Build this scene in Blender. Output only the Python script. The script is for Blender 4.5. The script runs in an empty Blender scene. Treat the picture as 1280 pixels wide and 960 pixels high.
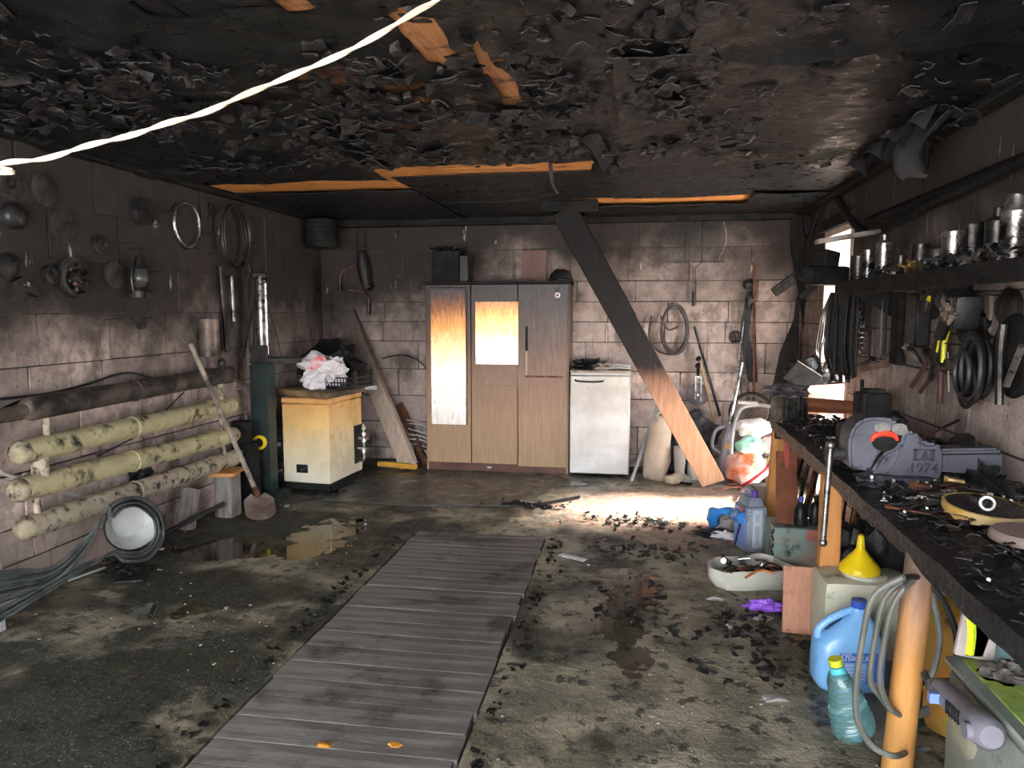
import bpy, bmesh, math, random
from mathutils import Vector, Matrix, Euler, noise
random.seed(7)
S = bpy.context.scene
COL = S.collection
PI = math.pi
# ---------------- camera ----------------
F = 940.0; TH = math.radians(9.32); PH = math.radians(5.59)
CAM = Vector((0, 0, 1.63))
cam = bpy.data.cameras.new('camera'); cam.sensor_width = 36; cam.lens = F/1280*36; cam.clip_start = .02
co = bpy.data.objects.new('camera', cam); COL.objects.link(co); S.camera = co
co.location = CAM; co.rotation_euler = (PI/2-PH, 0, TH)
# ---------------- daylight ----------------
w = bpy.data.worlds.new('overcast'); S.world = w; w.use_nodes = True
wn = w.node_tree.nodes; wl = w.node_tree.links
bg = wn['Background']; bg.inputs[0].default_value = (.90, .95, 1.0, 1); bg.inputs[1].default_value = 5.5
def sun(name, e, az, el, ang, col):
    l = bpy.data.lights.new(name, 'SUN'); l.energy = e; l.angle = math.radians(ang); l.color = col
    o = bpy.data.objects.new(name, l); COL.objects.link(o)
    # az: compass direction the light travels to (deg from +Y towards +X), el: height of the sun
    d = Vector((math.sin(math.radians(az))*math.cos(math.radians(el)), math.cos(math.radians(az))*math.cos(math.radians(el)), -math.sin(math.radians(el))))
    o.rotation_euler = d.to_track_quat('-Z', 'Y').to_euler(); return o
sun('sun', 32.0, -104, 44, 14, (1, .93, .84))
S.view_settings.view_transform = 'Standard'; S.view_settings.look = 'None'
S.view_settings.exposure = 1.45; S.view_settings.gamma = 1
# ---------------- geometry of the picture: a pixel and one known coordinate give a point ----------------
_f = Vector((-math.sin(TH)*math.cos(PH), math.cos(TH)*math.cos(PH), -math.sin(PH)))
_r = Vector((math.cos(TH), math.sin(TH), 0)); _u = _r.cross(_f)
def at(px, py, x=None, y=None, z=None):
    d = _f + _r*((px-640)/F) + _u*((480-py)/F)
    t = (x/d.x) if x is not None else (y/d.y) if y is not None else ((z-1.63)/d.z)
    return CAM + d*t
XL, XR, YB, ZC = -3.4, 1.62, 7.85, 2.6
# ---------------- materials ----------------
MATS = {}
def mat(name, a, b=None, scale=5, rough=.6, metal=0, bump=.25, bscale=40, soot=0, sscale=3, grad=None, gdist=.15, stretch=(1,1,1), trans=0, coat=0, detail=6, alpha=1, spec=.3, rvar=.15, bdist=.01):
    if name in MATS: return MATS[name]
    m = bpy.data.materials.new(name); m.use_nodes = True; nt = m.node_tree; N = nt.nodes; L = nt.links
    p = N['Principled BSDF']
    tc = N.new('ShaderNodeTexCoord'); mp = N.new('ShaderNodeMapping'); mp.inputs['Scale'].default_value = stretch
    L.new(tc.outputs['Object'], mp.inputs['Vector']); vec = mp.outputs[0]
    def ns(sc, v=vec, d=detail, r=.6):
        n = N.new('ShaderNodeTexNoise'); n.inputs['Scale'].default_value = sc; n.inputs['Detail'].default_value = d; n.inputs['Roughness'].default_value = r
        L.new(v, n.inputs['Vector']); return n.outputs[0]
    def rng(v, a0, a1, b0=0, b1=1):
        n = N.new('ShaderNodeMapRange'); L.new(v, n.inputs[0])
        for i, q in enumerate((a0, a1, b0, b1)): n.inputs[i+1].default_value = q
        return n.outputs[0]
    def mix(f, c0, c1):
        n = N.new('ShaderNodeMix'); n.data_type = 'RGBA'; L.new(f, n.inputs[0])
        for i, c in ((6, c0), (7, c1)):
            if isinstance(c, tuple): n.inputs[i].default_value = (*c[:3], 1)
            else: L.new(c, n.inputs[i])
        return n.outputs[2]
    b = b or tuple(q*.72 for q in a)
    col = mix(rng(ns(scale), .38, .62), a, b)
    if grad:   # stops along the object's own height: [(z, colour), ...]
        sp = N.new('ShaderNodeSeparateXYZ'); L.new(tc.outputs['Object'], sp.inputs[0])
        m1 = N.new('ShaderNodeMath'); m1.operation = 'MULTIPLY_ADD'; m1.inputs[1].default_value = gdist*2; m1.inputs[2].default_value = -gdist
        L.new(ns(scale*1.3), m1.inputs[0])
        m2 = N.new('ShaderNodeMath'); m2.operation = 'ADD'; L.new(m1.outputs[0], m2.inputs[0]); L.new(sp.outputs[2], m2.inputs[1])
        z0, z1 = grad[0][0], grad[-1][0]
        f = rng(m2.outputs[0], z0, z1); cr = N.new('ShaderNodeValToRGB'); L.new(f, cr.inputs[0])
        el = cr.color_ramp.elements
        while len(el) < len(grad): el.new(.5)
        for e, (z, c) in zip(el, grad): e.position = (z-z0)/(z1-z0); e.color = (*c, 1)
        v = mix(rng(ns(scale), .38, .62), (1, 1, 1), (.78, .76, .74))
        mm = N.new('ShaderNodeMix'); mm.data_type = 'RGBA'; mm.blend_type = 'MULTIPLY'; mm.inputs[0].default_value = 1
        L.new(cr.outputs[0], mm.inputs[6]); L.new(v, mm.inputs[7]); col = mm.outputs[2]
    if soot:
        g = N.new('ShaderNodeNewGeometry'); t = .7-.4*soot
        sf = rng(ns(sscale, g.outputs['Position'], 8, .65), t-.07, t+.07); col = mix(sf, col, (.016, .015, .015))
    L.new(col, p.inputs['Base Color'])
    L.new(rng(ns(scale*2.3), .3, .7, max(.03, rough-rvar), min(1, rough+rvar)), p.inputs['Roughness'])
    p.inputs['Metallic'].default_value = metal; p.inputs['Specular IOR Level'].default_value = spec
    p.inputs['Transmission Weight'].default_value = trans; p.inputs['Coat Weight'].default_value = coat
    if bump:
        bp = N.new('ShaderNodeBump'); bp.inputs['Strength'].default_value = bump; bp.inputs['Distance'].default_value = bdist
        L.new(ns(bscale), bp.inputs['Height']); L.new(bp.outputs[0], p.inputs['Normal'])
    MATS[name] = m; m['h'] = 1; return m
CH = mat('char', (.007, .007, .008), (.022, .021, .021), 14, .36, bump=.7, bscale=28, bdist=.02, spec=.4)
CHM = mat('char_matte', (.007, .007, .007), (.018, .017, .016), 9, .7, bump=.5, bscale=50, spec=.12)
SOOTM = mat('sooty_metal', (.035, .032, .03), (.09, .08, .07), 12, .42, metal=.7, bump=.3, bscale=60, soot=.45)
STEEL = mat('steel', (.35, .34, .33), (.16, .15, .14), 9, .35, metal=.9, bump=.15, soot=.3, sscale=9)
BRIGHT = mat('bright_steel', (.6, .6, .58), (.38, .37, .35), 9, .28, metal=.95, bump=.1, soot=.15, sscale=14)
RUST = mat('rusty_steel', (.22, .09, .05), (.09, .04, .03), 9, .6, metal=.4, bump=.4, soot=.35, sscale=6)
RUBBER = mat('black_rubber', (.010, .010, .011), (.026, .026, .026), 9, .45, bump=.2)
ORW = mat('orange_wood', (.60, .27, .085), (.48, .20, .06), 3, .6, bump=.2, bscale=30, stretch=(9, 9, 1), soot=.05)
# ---------------- mesh building ----------------
def rotm(r): return Euler([math.radians(q) for q in r]).to_matrix().to_4x4()
class B:
    def __init__(s): s.bm = bmesh.new(); s.T = Matrix()
    def _add(s, verts, faces, T=None):
        M = s.T @ T if T is not None else s.T
        vs = [s.bm.verts.new(M @ Vector(v)) for v in verts]
        for f in faces:
            try: s.bm.faces.new([vs[i] for i in f])
            except ValueError: pass
        return s
    def box(s, c, d, rot=None, bev=0, taper=(1, 1), T=None):
        hx, hy, hz = d[0]/2, d[1]/2, d[2]/2; b = min(bev, hx*.9, hy*.9, hz*.9)
        M = Matrix.Translation(c) @ (rotm(rot) if rot else Matrix())
        if T is not None: M = T @ M
        t = bmesh.new(); bmesh.ops.create_cube(t, size=1)
        for v in t.verts:
            k = taper if v.co.z > 0 else (1, 1); v.co = Vector((v.co.x*d[0]*k[0], v.co.y*d[1]*k[1], v.co.z*d[2]))
        if b > 0: bmesh.ops.bevel(t, geom=t.edges[:], offset=b, segments=2 if b > .012 else 1, affect='EDGES', profile=.6)
        t.verts.index_update(); s._add([v.co for v in t.verts], [[v.index for v in f.verts] for f in t.faces], M); t.free(); return s
    def lathe(s, prof, n=20, p=(0, 0, 0), axis=(0, 0, 1), sx=1, sy=1, power=2):
        z = Vector(axis).normalized(); Q = z.to_track_quat('Z', 'Y').to_matrix().to_4x4(); M = Matrix.Translation(p) @ Q
        V = []; Fc = []
        for (r, h) in prof:
            for i in range(n):
                a = 2*PI*i/n; c_, s_ = math.cos(a), math.sin(a)
                k = 1 if power == 2 else (abs(c_)**power+abs(s_)**power)**(-1/power)
                V.append((r*k*c_*sx, r*k*s_*sy, h))
        for j in range(len(prof)-1):
            for i in range(n): k = (i+1) % n; Fc.append((j*n+i, j*n+k, (j+1)*n+k, (j+1)*n+i))
        shut = tuple(prof[0]) == tuple(prof[-1])
        if shut: return s._add(V, Fc, M)
        if prof[0][0] > 1e-5: Fc.append(tuple(reversed(range(n))))
        if prof[-1][0] > 1e-5: Fc.append(tuple((len(prof)-1)*n+i for i in range(n)))
        return s._add(V, Fc, M)
    def cyl(s, a, b, r, r1=None, n=16):
        a, b = Vector(a), Vector(b); return s.lathe([(r, 0), (r if r1 is None else r1, (b-a).length)], n, a, b-a)
    def tube(s, pts, r, n=6, closed=False, smooth=True):
        P = [Vector(q) for q in pts]
        if smooth and len(P) > 2: P = spline(P, closed)
        m = len(P); V = []; Fc = []; up = None
        for i, q in enumerate(P):
            t = (P[(i+1) % m]-P[i-1]) if closed else (P[min(i+1, m-1)]-P[max(i-1, 0)])
            if t.length < 1e-9: t = Vector((0, 0, 1))
            t.normalize()
            if up is None: up = Vector((0, 0, 1)) if abs(t.z) < .9 else Vector((1, 0, 0))
            up = (up - t*up.dot(t)).normalized(); o = t.cross(up)
            rr = r(i/(m-1)) if callable(r) else r
            for k in range(n): a = 2*PI*k/n; V.append(q+(up*math.cos(a)+o*math.sin(a))*rr)
        for i in range(m if closed else m-1):
            j = (i+1) % m
            for k in range(n): l = (k+1) % n; Fc.append((i*n+k, i*n+l, j*n+l, j*n+k))
        if not closed: Fc += [tuple(reversed(range(n))), tuple((m-1)*n+k for k in range(n))]
        return s._add(V, Fc)
    def ring(s, c, R, r, axis=(0, -1, 0), n=24, m=6, sy=1):
        Q = Vector(axis).to_track_quat('Z', 'Y').to_matrix(); c = Vector(c)
        return s.tube([c+Q @ Vector((R*math.cos(2*PI*i/n), R*sy*math.sin(2*PI*i/n), 0)) for i in range(n)], r, m, True, False)
    def prism(s, poly, t, plane='xz', c=0):
        n = len(poly)
        f = {'xz': lambda p, q: (p[0], q, p[1]), 'yz': lambda p, q: (q, p[0], p[1]), 'xy': lambda p, q: (p[0], p[1], q)}[plane]
        return s._add([f(p, c-t/2) for p in poly]+[f(p, c+t/2) for p in poly], [tuple(range(n)), tuple(range(2*n-1, n-1, -1))]+[(i, n+i, n+(i+1) % n, (i+1) % n) for i in range(n)])
    def ball(s, c, r, sub=2, amp=0, seed=0, fr=2, rot=None, flat=None):
        t = bmesh.new(); bmesh.ops.create_icosphere(t, subdivisions=sub, radius=1)
        r = (r, r, r) if not hasattr(r, '__len__') else r
        for v in t.verts:
            k = 1+amp*noise.noise(v.co*fr+Vector((seed*3.7, seed, 0)))*2; v.co = Vector((v.co.x*r[0]*k, v.co.y*r[1]*k, v.co.z*r[2]*k))
            if flat is not None: v.co.z = max(v.co.z, flat)
        t.verts.index_update(); M = Matrix.Translation(c) @ (rotm(rot) if rot else Matrix())
        s._add([v.co for v in t.verts], [[v.index for v in f.verts] for f in t.faces], M); t.free(); return s
    def grid(s, nu, nv, fn, t=.004):
        V = []; Fc = []
        for off in (0, -t):
            for j in range(nv+1):
                for i in range(nu+1): q = Vector(fn(i/nu, j/nv)); V.append(q+Vector((0, 0, off)) if not hasattr(fn, 'n') else q+fn.n*off)
        W = nu+1; Q = W*(nv+1)
        for j in range(nv):
            for i in range(nu): a = j*W+i; Fc += [(a, a+1, a+W+1, a+W), (Q+a, Q+a+W, Q+a+W+1, Q+a+1)]
        rim = [i for i in range(nu)]+[nu+j*W for j in range(nv)]+[nv*W+nu-i for i in range(nu)]+[(nv-j)*W for j in range(nv)]
        for k in range(len(rim)): a, b = rim[k], rim[(k+1) % len(rim)]; Fc.append((a, Q+a, Q+b, b))
        return s._add(V, Fc)
    def mesh(s, name, m, M=None, ang=38):
        if M is not None: s.bm.transform(M)
        bmesh.ops.recalc_face_normals(s.bm, faces=s.bm.faces[:])
        me = bpy.data.meshes.new(name); s.bm.to_mesh(me); s.bm.free()
        for q in me.polygons: q.use_smooth = True
        me.set_sharp_from_angle(angle=math.radians(ang))
        me.materials.append(m); return me
def spline(P, closed=False, k=5):
    out = []; n = len(P)
    for i in range(n if closed else n-1):
        g = (lambda j: P[j % n]) if closed else (lambda j: P[max(0, min(n-1, j))])
        a, b, c, d = g(i-1), g(i), g(i+1), g(i+2)
        for j in range(k):
            t = j/k; out.append(.5*((2*b)+(c-a)*t+(2*a-5*b+4*c-d)*t*t+(3*b-a-3*c+d)*t*t*t))
    if not closed: out.append(P[-1])
    return out
def tag(o, label=None, cat=None, group=None, kind=None):
    if label: o['label'] = label
    if cat: o['category'] = cat
    if group: o['group'] = group
    if kind: o['kind'] = kind
    return o
def thing(name, label, cat, loc=(0, 0, 0), rot=(0, 0, 0), group=None):
    o = bpy.data.objects.new(name, None); COL.objects.link(o); o.empty_display_size = .05
    o.location = loc; o.rotation_euler = [math.radians(q) for q in rot]
    o['M'] = 0; TM[o.name] = Matrix.Translation(loc) @ rotm(rot); del o['M']
    return tag(o, label, cat, group)
TM = {}
def part(name, b, m, parent, label=None, world=False, kind=None, ang=38):
    M = TM[parent.name].inverted() if world and parent.name in TM else None
    me = b.mesh(name, m, M, ang); o = bpy.data.objects.new(name, me); COL.objects.link(o); o.parent = parent
    TM[o.name] = TM.get(parent.name, Matrix()); return tag(o, label, kind=kind)
def one(name, label, cat, b, m, loc=None, rot=(0, 0, 0), group=None, kind=None, ang=38):
    M = None
    if loc is None:   # built in world coordinates: put the origin at the foot of the thing
        vs = [v.co for v in b.bm.verts]; lo = [min(v[i] for v in vs) for i in range(3)]; hi = [max(v[i] for v in vs) for i in range(3)]
        loc = Vector(((lo[0]+hi[0])/2, (lo[1]+hi[1])/2, lo[2])); M = Matrix.Translation(-loc)
    me = b.mesh(name, m, M, ang); o = bpy.data.objects.new(name, me); COL.objects.link(o)
    o.location = loc; o.rotation_euler = [math.radians(q) for q in rot]; TM[o.name] = Matrix.Translation(loc) @ rotm(rot)
    return tag(o, label, cat, group, kind)
def struct(name, b, m, parent=None):
    me = b.mesh(name, m); o = bpy.data.objects.new(name, me); COL.objects.link(o)
    if parent: o.parent = parent
    else: o['kind'] = 'structure'
    return o
def copy(o, loc, rot=None, label=None):
    r = o.copy(); COL.objects.link(r); r.location = loc
    if rot is not None: r.rotation_euler = [math.radians(q) for q in rot]
    if label: r['label'] = label
    for ch in [c for c in COL.objects if c.parent == o]:
        c = ch.copy(); COL.objects.link(c); c.parent = r
        for g in [q for q in COL.objects if q.parent == ch]: d = g.copy(); COL.objects.link(d); d.parent = c
    return r
R_ = random.uniform
LW, RW = (0, 0, 90), (0, 0, -90)      # facing the room from the left / right wall; local -Y points into the room
def al(px, py, off=.03): return at(px, py, x=XL+.01+off)
def ar(px, py, off=.03): return at(px, py, x=XR-.01-off)
def ab(px, py, off=.03): return at(px, py, y=YB-.01-off)
def az(px, py, z=0): return at(px, py, z=z)
def span(a, b): return (Vector(b)-Vector(a)).length
# ================= THE GARAGE =================
def blockmat():
    m = bpy.data.materials.new('aerated_block'); m.use_nodes = True; nt = m.node_tree; N = nt.nodes; L = nt.links; p = N['Principled BSDF']
    g = N.new('ShaderNodeNewGeometry'); oi = N.new('ShaderNodeObjectInfo'); sp = N.new('ShaderNodeSeparateXYZ'); L.new(g.outputs['Position'], sp.inputs[0])
    def ns(sc, d=6, st=None):
        n = N.new('ShaderNodeTexNoise'); n.inputs['Scale'].default_value = sc; n.inputs['Detail'].default_value = d; n.inputs['Roughness'].default_value = .62
        if st: mp = N.new('ShaderNodeMapping'); mp.inputs['Scale'].default_value = st; L.new(g.outputs['Position'], mp.inputs[0]); L.new(mp.outputs[0], n.inputs[0])
        else: L.new(g.outputs['Position'], n.inputs[0])
        return n.outputs[0]
    def mth(op, a, b, c=None):
        n = N.new('ShaderNodeMath'); n.operation = op
        for i, q in enumerate((a, b, c)):
            if q is None: continue
            if isinstance(q, (int, float)): n.inputs[i].default_value = q
            else: L.new(q, n.inputs[i])
        return n.outputs[0]
    def rng(v, a, b, c=0, d=1):
        n = N.new('ShaderNodeMapRange'); n.interpolation_type = 'SMOOTHSTEP'; L.new(v, n.inputs[0])
        for i, q in enumerate((a, b, c, d)): n.inputs[i+1].default_value = q
        return n.outputs[0]
    def mix(f, a, b):
        n = N.new('ShaderNodeMix'); n.data_type = 'RGBA'; L.new(f, n.inputs[0])
        for i, c in ((6, a), (7, b)):
            if isinstance(c, tuple): n.inputs[i].default_value = (*c, 1)
            else: L.new(c, n.inputs[i])
        return n.outputs[2]
    base = mix(oi.outputs['Random'], (.70, .55, .49), (.40, .31, .275))
    base = mix(rng(ns(9), .35, .65), base, (.34, .265, .23))
    # smoke line: the fire's soot lies on the upper part of the walls, thickest to the left of the room
    zz = mth('MULTIPLY_ADD', ns(1.6), 1.7, sp.outputs[2])
    lef = rng(sp.outputs[0], -3.45, -1.0, .62, 0)
    zz = mth('ADD', zz, lef); zz = mth('ADD', zz, rng(sp.outputs[0], 1.45, 1.6, 0, .3))
    soot = mth('MULTIPLY', rng(zz, 2.1, 3.35), .96)
    col = mix(soot, base, (.022, .019, .018))
    col = mix(mth('MULTIPLY', rng(ns(2.3, 7, (1, 1, .55)), .53, .66), .75), col, (.045, .038, .034))
    col = mix(mth('MULTIPLY', rng(ns(5, 5, (3, 3, .25)), .60, .70), .6), col, (.06, .048, .04))     # drips
    col = mix(mth('MULTIPLY', rng(ns(38, 3), .64, .7), .7), col, (.03, .025, .022))                # pits and specks
    col = mix(mth('MULTIPLY', rng(ns(6, 8, (2, 2, .4)), .66, .72), .55), col, (.62, .56, .5))       # scraped pale patches
    L.new(col, p.inputs['Base Color']); p.inputs['Roughness'].default_value = .85; p.inputs['Specular IOR Level'].default_value = .15
    bp = N.new('ShaderNodeBump'); bp.inputs['Strength'].default_value = .5; bp.inputs['Distance'].default_value = .012; L.new(ns(45), bp.inputs['Height']); L.new(bp.outputs[0], p.inputs['Normal'])
    return m
BLK = blockmat()
MORT = mat('mortar', (.07, .06, .055), (.035, .03, .028), 8, .95, bump=.5)
def bx(b, x0, x1, y0, y1, z0, z1, bev=0): return b.box(((x0+x1)/2, (y0+y1)/2, (z0+z1)/2), (x1-x0, y1-y0, z1-z0), bev=bev)
YF = -1.6
DY0, DY1, DZ = 6.12, 6.98, 2.30       # side doorway in the right wall
wb = struct('wall_back', bx(B(), XL-.2, XR+.2, YB+.012, YB+.25, -.1, ZC+.1), MORT)
wlft = struct('wall_left', bx(B(), XL-.22, XL-.012, YF, YB+.1, -.1, ZC+.1), MORT)
rb = B(); bx(rb, XR+.012, XR+.22, YF, DY0, -.1, ZC+.1); bx(rb, XR+.012, XR+.22, DY1, YB+.1, -.1, ZC+.1); bx(rb, XR+.012, XR+.22, DY0, DY1, DZ, ZC+.1)
wr = struct('wall_right', rb, MORT)
unit = B().box((0, 0, 0), (1, 1, 1)).bm
def blockmesh(k):
    b = B(); b.box((0, 0, 0), (1, 1, 1)); t = b.bm
    bmesh.ops.bevel(t, geom=t.edges[:], offset=.018, segments=1, affect='EDGES')
    rr = random.Random(k)
    for v in t.verts: v.co += Vector((rr.uniform(-1, 1)*.006, rr.uniform(-1, 1)*.04, rr.uniform(-1, 1)*.01))
    me = b.mesh('concrete_block', BLK, ang=20); return me
BM = [blockmesh(k) for k in range(6)]
def lay(parent, face, u0, u1, courses, seed, skip=None):
    rr = random.Random(seed); z0 = 0
    for ci, z1 in enumerate(courses):
        u = u0 - rr.uniform(.05, .55)
        while u < u1:
            a, b_ = max(u, u0), min(u+.6, u1); u += .6
            if b_-a < .04: continue
            segs = [(a, b_)]
            if skip:
                s0, s1, sz = skip
                if z0 < sz-.05:
                    segs = [(p, q) for p, q in ((a, min(b_, s0)), (max(a, s1), b_)) if q-p > .04]
            for p, q in segs:
                o = bpy.data.objects.new('concrete_block', rr.choice(BM)); COL.objects.link(o); o.parent = parent
                w_, h_ = q-p-.009, z1-z0-.009; c = (p+q)/2; z = (z0+z1)/2; out = rr.uniform(-.003, .004)
                d = .06
                if face == 'b': o.location = (c, YB+d/2-.001-out, z); o.scale = (w_, d, h_)
                elif face == 'l': o.location = (XL-d/2+.001+out, c, z); o.scale = (w_, d, h_); o.rotation_euler = (0, 0, PI/2)
                else: o.location = (XR+d/2-.001-out, c, z); o.scale = (w_, d, h_); o.rotation_euler = (0, 0, -PI/2)
        z0 = z1
lay(wb, 'b', XL, XR, [.13, .42, .71, 1.0, 1.3, 1.51, 1.72, 1.93, 2.26, 2.58], 3)
lay(wlft, 'l', 1.2, YB-.01, [.22, .42, .72, 1.02, 1.31, 1.61, 1.92, 2.24, 2.58], 5)
lay(wr, 'r', 1.2, YB-.01, [.15, .42, .72, 1.0, 1.3, 1.51, 1.72, 1.93, 2.24, 2.58], 9, (DY0, DY1, DZ))
# floor
def floormat():
    m = bpy.data.materials.new('wet_sooty_concrete'); m.use_nodes = True; nt = m.node_tree; N = nt.nodes; L = nt.links; p = N['Principled BSDF']
    g = N.new('ShaderNodeNewGeometry'); sp = N.new('ShaderNodeSeparateXYZ'); L.new(g.outputs['Position'], sp.inputs[0])
    def ns(sc, d=8, r=.62, off=0):
        mp = N.new('ShaderNodeMapping'); mp.inputs['Location'].default_value = (off, off*.7, 0); L.new(g.outputs['Position'], mp.inputs[0])
        n = N.new('ShaderNodeTexNoise'); n.inputs['Scale'].default_value = sc; n.inputs['Detail'].default_value = d; n.inputs['Roughness'].default_value = r; L.new(mp.outputs[0], n.inputs[0]); return n.outputs[0]
    def rng(v, a, b, c=0, d=1):
        n = N.new('ShaderNodeMapRange'); n.interpolation_type = 'SMOOTHSTEP'; L.new(v, n.inputs[0])
        for i, q in enumerate((a, b, c, d)): n.inputs[i+1].default_value = q
        return n.outputs[0]
    def mix(f, a, b):
        n = N.new('ShaderNodeMix'); n.data_type = 'RGBA'; L.new(f, n.inputs[0])
        for i, c in ((6, a), (7, b)):
            if isinstance(c, tuple): n.inputs[i].default_value = (*c, 1)
            else: L.new(c, n.inputs[i])
        return n.outputs[2]
    def mth(op, a, b):
        n = N.new('ShaderNodeMath'); n.operation = op
        for i, q in enumerate((a, b)):
            if isinstance(q, (int, float)): n.inputs[i].default_value = q
            else: L.new(q, n.inputs[i])
        return n.outputs[0]
    base = mix(rng(ns(3, off=4), .4, .6), (.36, .31, .22), (.15, .135, .095))
    # the wash of black water is broad on the left, thin towards the doorway on the right
    side = rng(sp.outputs[0], -3.0, 1.0, .12, -.06); s2 = mth('ADD', ns(1.1, off=9), side)
    col = mix(rng(s2, .50, .60), base, (.034, .036, .024))
    col = mix(mth('MULTIPLY', rng(ns(11, off=2), .55, .61), .85), col, (.014, .014, .012))
    col = mix(mth('MULTIPLY', rng(ns(60, 3, off=5), .60, .66), .6), col, (.38, .34, .28))
    L.new(col, p.inputs['Base Color'])
    RED_ = None
    def spot(cx, cy, rx, ry):
        a = mth('DIVIDE', mth('SUBTRACT', sp.outputs[0], cx), rx); b = mth('DIVIDE', mth('SUBTRACT', sp.outputs[1], cy), ry)
        return mth('ADD', mth('MULTIPLY', a, a), mth('MULTIPLY', b, b))
    wob = rng(ns(5, off=7), .3, .7, -.8, .8)
    # reddish residue by the side door, colour also painted to lift the sunlit patch
    silt_sunlit = mth('MULTIPLY', rng(mth('ADD', spot(.35, 6.1, 1.1, .95), wob), .3, 1.3, 1, 0), .75); col = mix(silt_sunlit, col, mix(rng(ns(16, off=6), .4, .6), (.42, .25, .19), (.22, .13, .10)))
    pud = None
    for q in ((-.03, 4.35, .20, .36), (-.02, 3.75, .12, .55), (-2.75, 4.6, .35, .25), (-2.2, 5.0, .25, .5), (-2.5, 3.6, .2, .12)):
        r = rng(mth('ADD', spot(*q), wob), .75, .95, 1, 0); pud = r if pud is None else mth('MAXIMUM', pud, r)
    L.new(mix(mth('MULTIPLY', pud, .8), col, (.035, .025, .015)), p.inputs['Base Color'])
    ro = mth('MULTIPLY', rng(ns(2.2, off=1), .42, .6, .32, .8), rng(pud, 0, 1, 1, .08)); L.new(ro, p.inputs['Roughness'])
    bp = N.new('ShaderNodeBump'); bp.inputs['Distance'].default_value = .03
    L.new(rng(pud, 0, 1, .7, 0), bp.inputs['Strength'])
    L.new(mth('ADD', ns(24, off=3), mth('MULTIPLY', ns(90, 3), .3)), bp.inputs['Height']); L.new(bp.outputs[0], p.inputs['Normal'])
    return m
FLM = floormat()
fb = B(); PX0, PX1, PY0, PY1 = -1.585, -.605, .4, 5.28
bx(fb, XL-.05, PX0, YF, YB+.05, -.2, 0); bx(fb, PX1, XR+.25, YF, YB+.05, -.2, 0); bx(fb, PX0, PX1, PY1, YB+.05, -.2, 0); bx(fb, PX0, PX1, YF, PY0, -.2, 0); bx(fb, PX0, PX1, PY0, PY1, -.2, -.045)
floor = struct('floor', fb, FLM)
PIT = mat('pit_board', (.25, .225, .205), (.13, .115, .105), 3, .6, bump=.45, bscale=34, stretch=(.6, 6, 6), soot=.24, sscale=2.2)
y = PY0+.01; k = 0
while y < PY1-.03:
    wd = min(R_(.155, .175), PY1-.005-y); b = B()
    b.box((0, 0, 0), (PX1-PX0-R_(.012, .04), wd-R_(.003, .006), .045), bev=.002)
    o = struct('pit_board', b, PIT, floor); o.location = ((PX0+PX1)/2+R_(-.006, .006), y+wd/2, -.0225+R_(-.0008, .0008)); o.rotation_euler = (R_(-.0015, .0015), R_(-.001, .001), R_(-.004, .004)); y += wd; k += 1
# outside: yard seen through the side doorway and lighting the room
SNOW = mat('pale_ground', (.62, .60, .58), (.5, .47, .44), 1.5, .9, bump=.1)
yb_ = B(); bx(yb_, -30, 30, -40, YF-.01, -.3, -.05); bx(yb_, XR+.26, 30, YF-.01, 40, -.3, -.05)
struct('yard', yb_, SNOW)
# ceiling
CEILB = mat('scorched_board', (.30, .12, .045), (.12, .045, .02), 3, .55, bump=.3, bscale=30, stretch=(9, 1, 9), soot=.62, sscale=3.4)
ceil = struct('ceiling', bx(B(), XL-.2, XR+.2, YF, YB+.2, ZC+.06, ZC+.2), CHM)
CLEANB = mat('clean_board', (.62, .27, .075), (.45, .17, .045), 3, .5, bump=.2, stretch=(1, 12, 12), soot=.16, sscale=7)
CLEANL = mat('clean_board_long', (.52, .24, .10), (.34, .14, .06), 3, .5, bump=.2, stretch=(12, 1, 12), soot=.22, sscale=9)
def cb(x0, x1, y0, y1, m, z=ZC+.012, t=.03):
    o = struct('ceiling_board', B().box((0, 0, 0), (x1-x0-.006, y1-y0-.006, t), bev=.003), m, ceil); o.location = ((x0+x1)/2, (y0+y1)/2, z+R_(-.003, .003)); return o
for (x0, x1, y0, y1, n) in ((-1.9, -.15, 4.86, 5.40, 4), (-3.3, -1.6, 5.34, 5.92, 4), (-.62, 1.0, 6.25, 7.12, 5)):
    for i in range(n): cb(x0, x1, y0+(y1-y0)*i/n, y0+(y1-y0)*(i+1)/n, CLEANB)
x = XL
while x < XR:
    cb(x, min(x+.16, XR), YF, 4.84, CEILB, ZC+.014); x += .16
CHS = mat('charred_sheet', (.005, .006, .0065), (.013, .014, .015), 5, .38, spec=.25, bump=.55, bscale=9, bdist=.03, rvar=.2)
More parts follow.
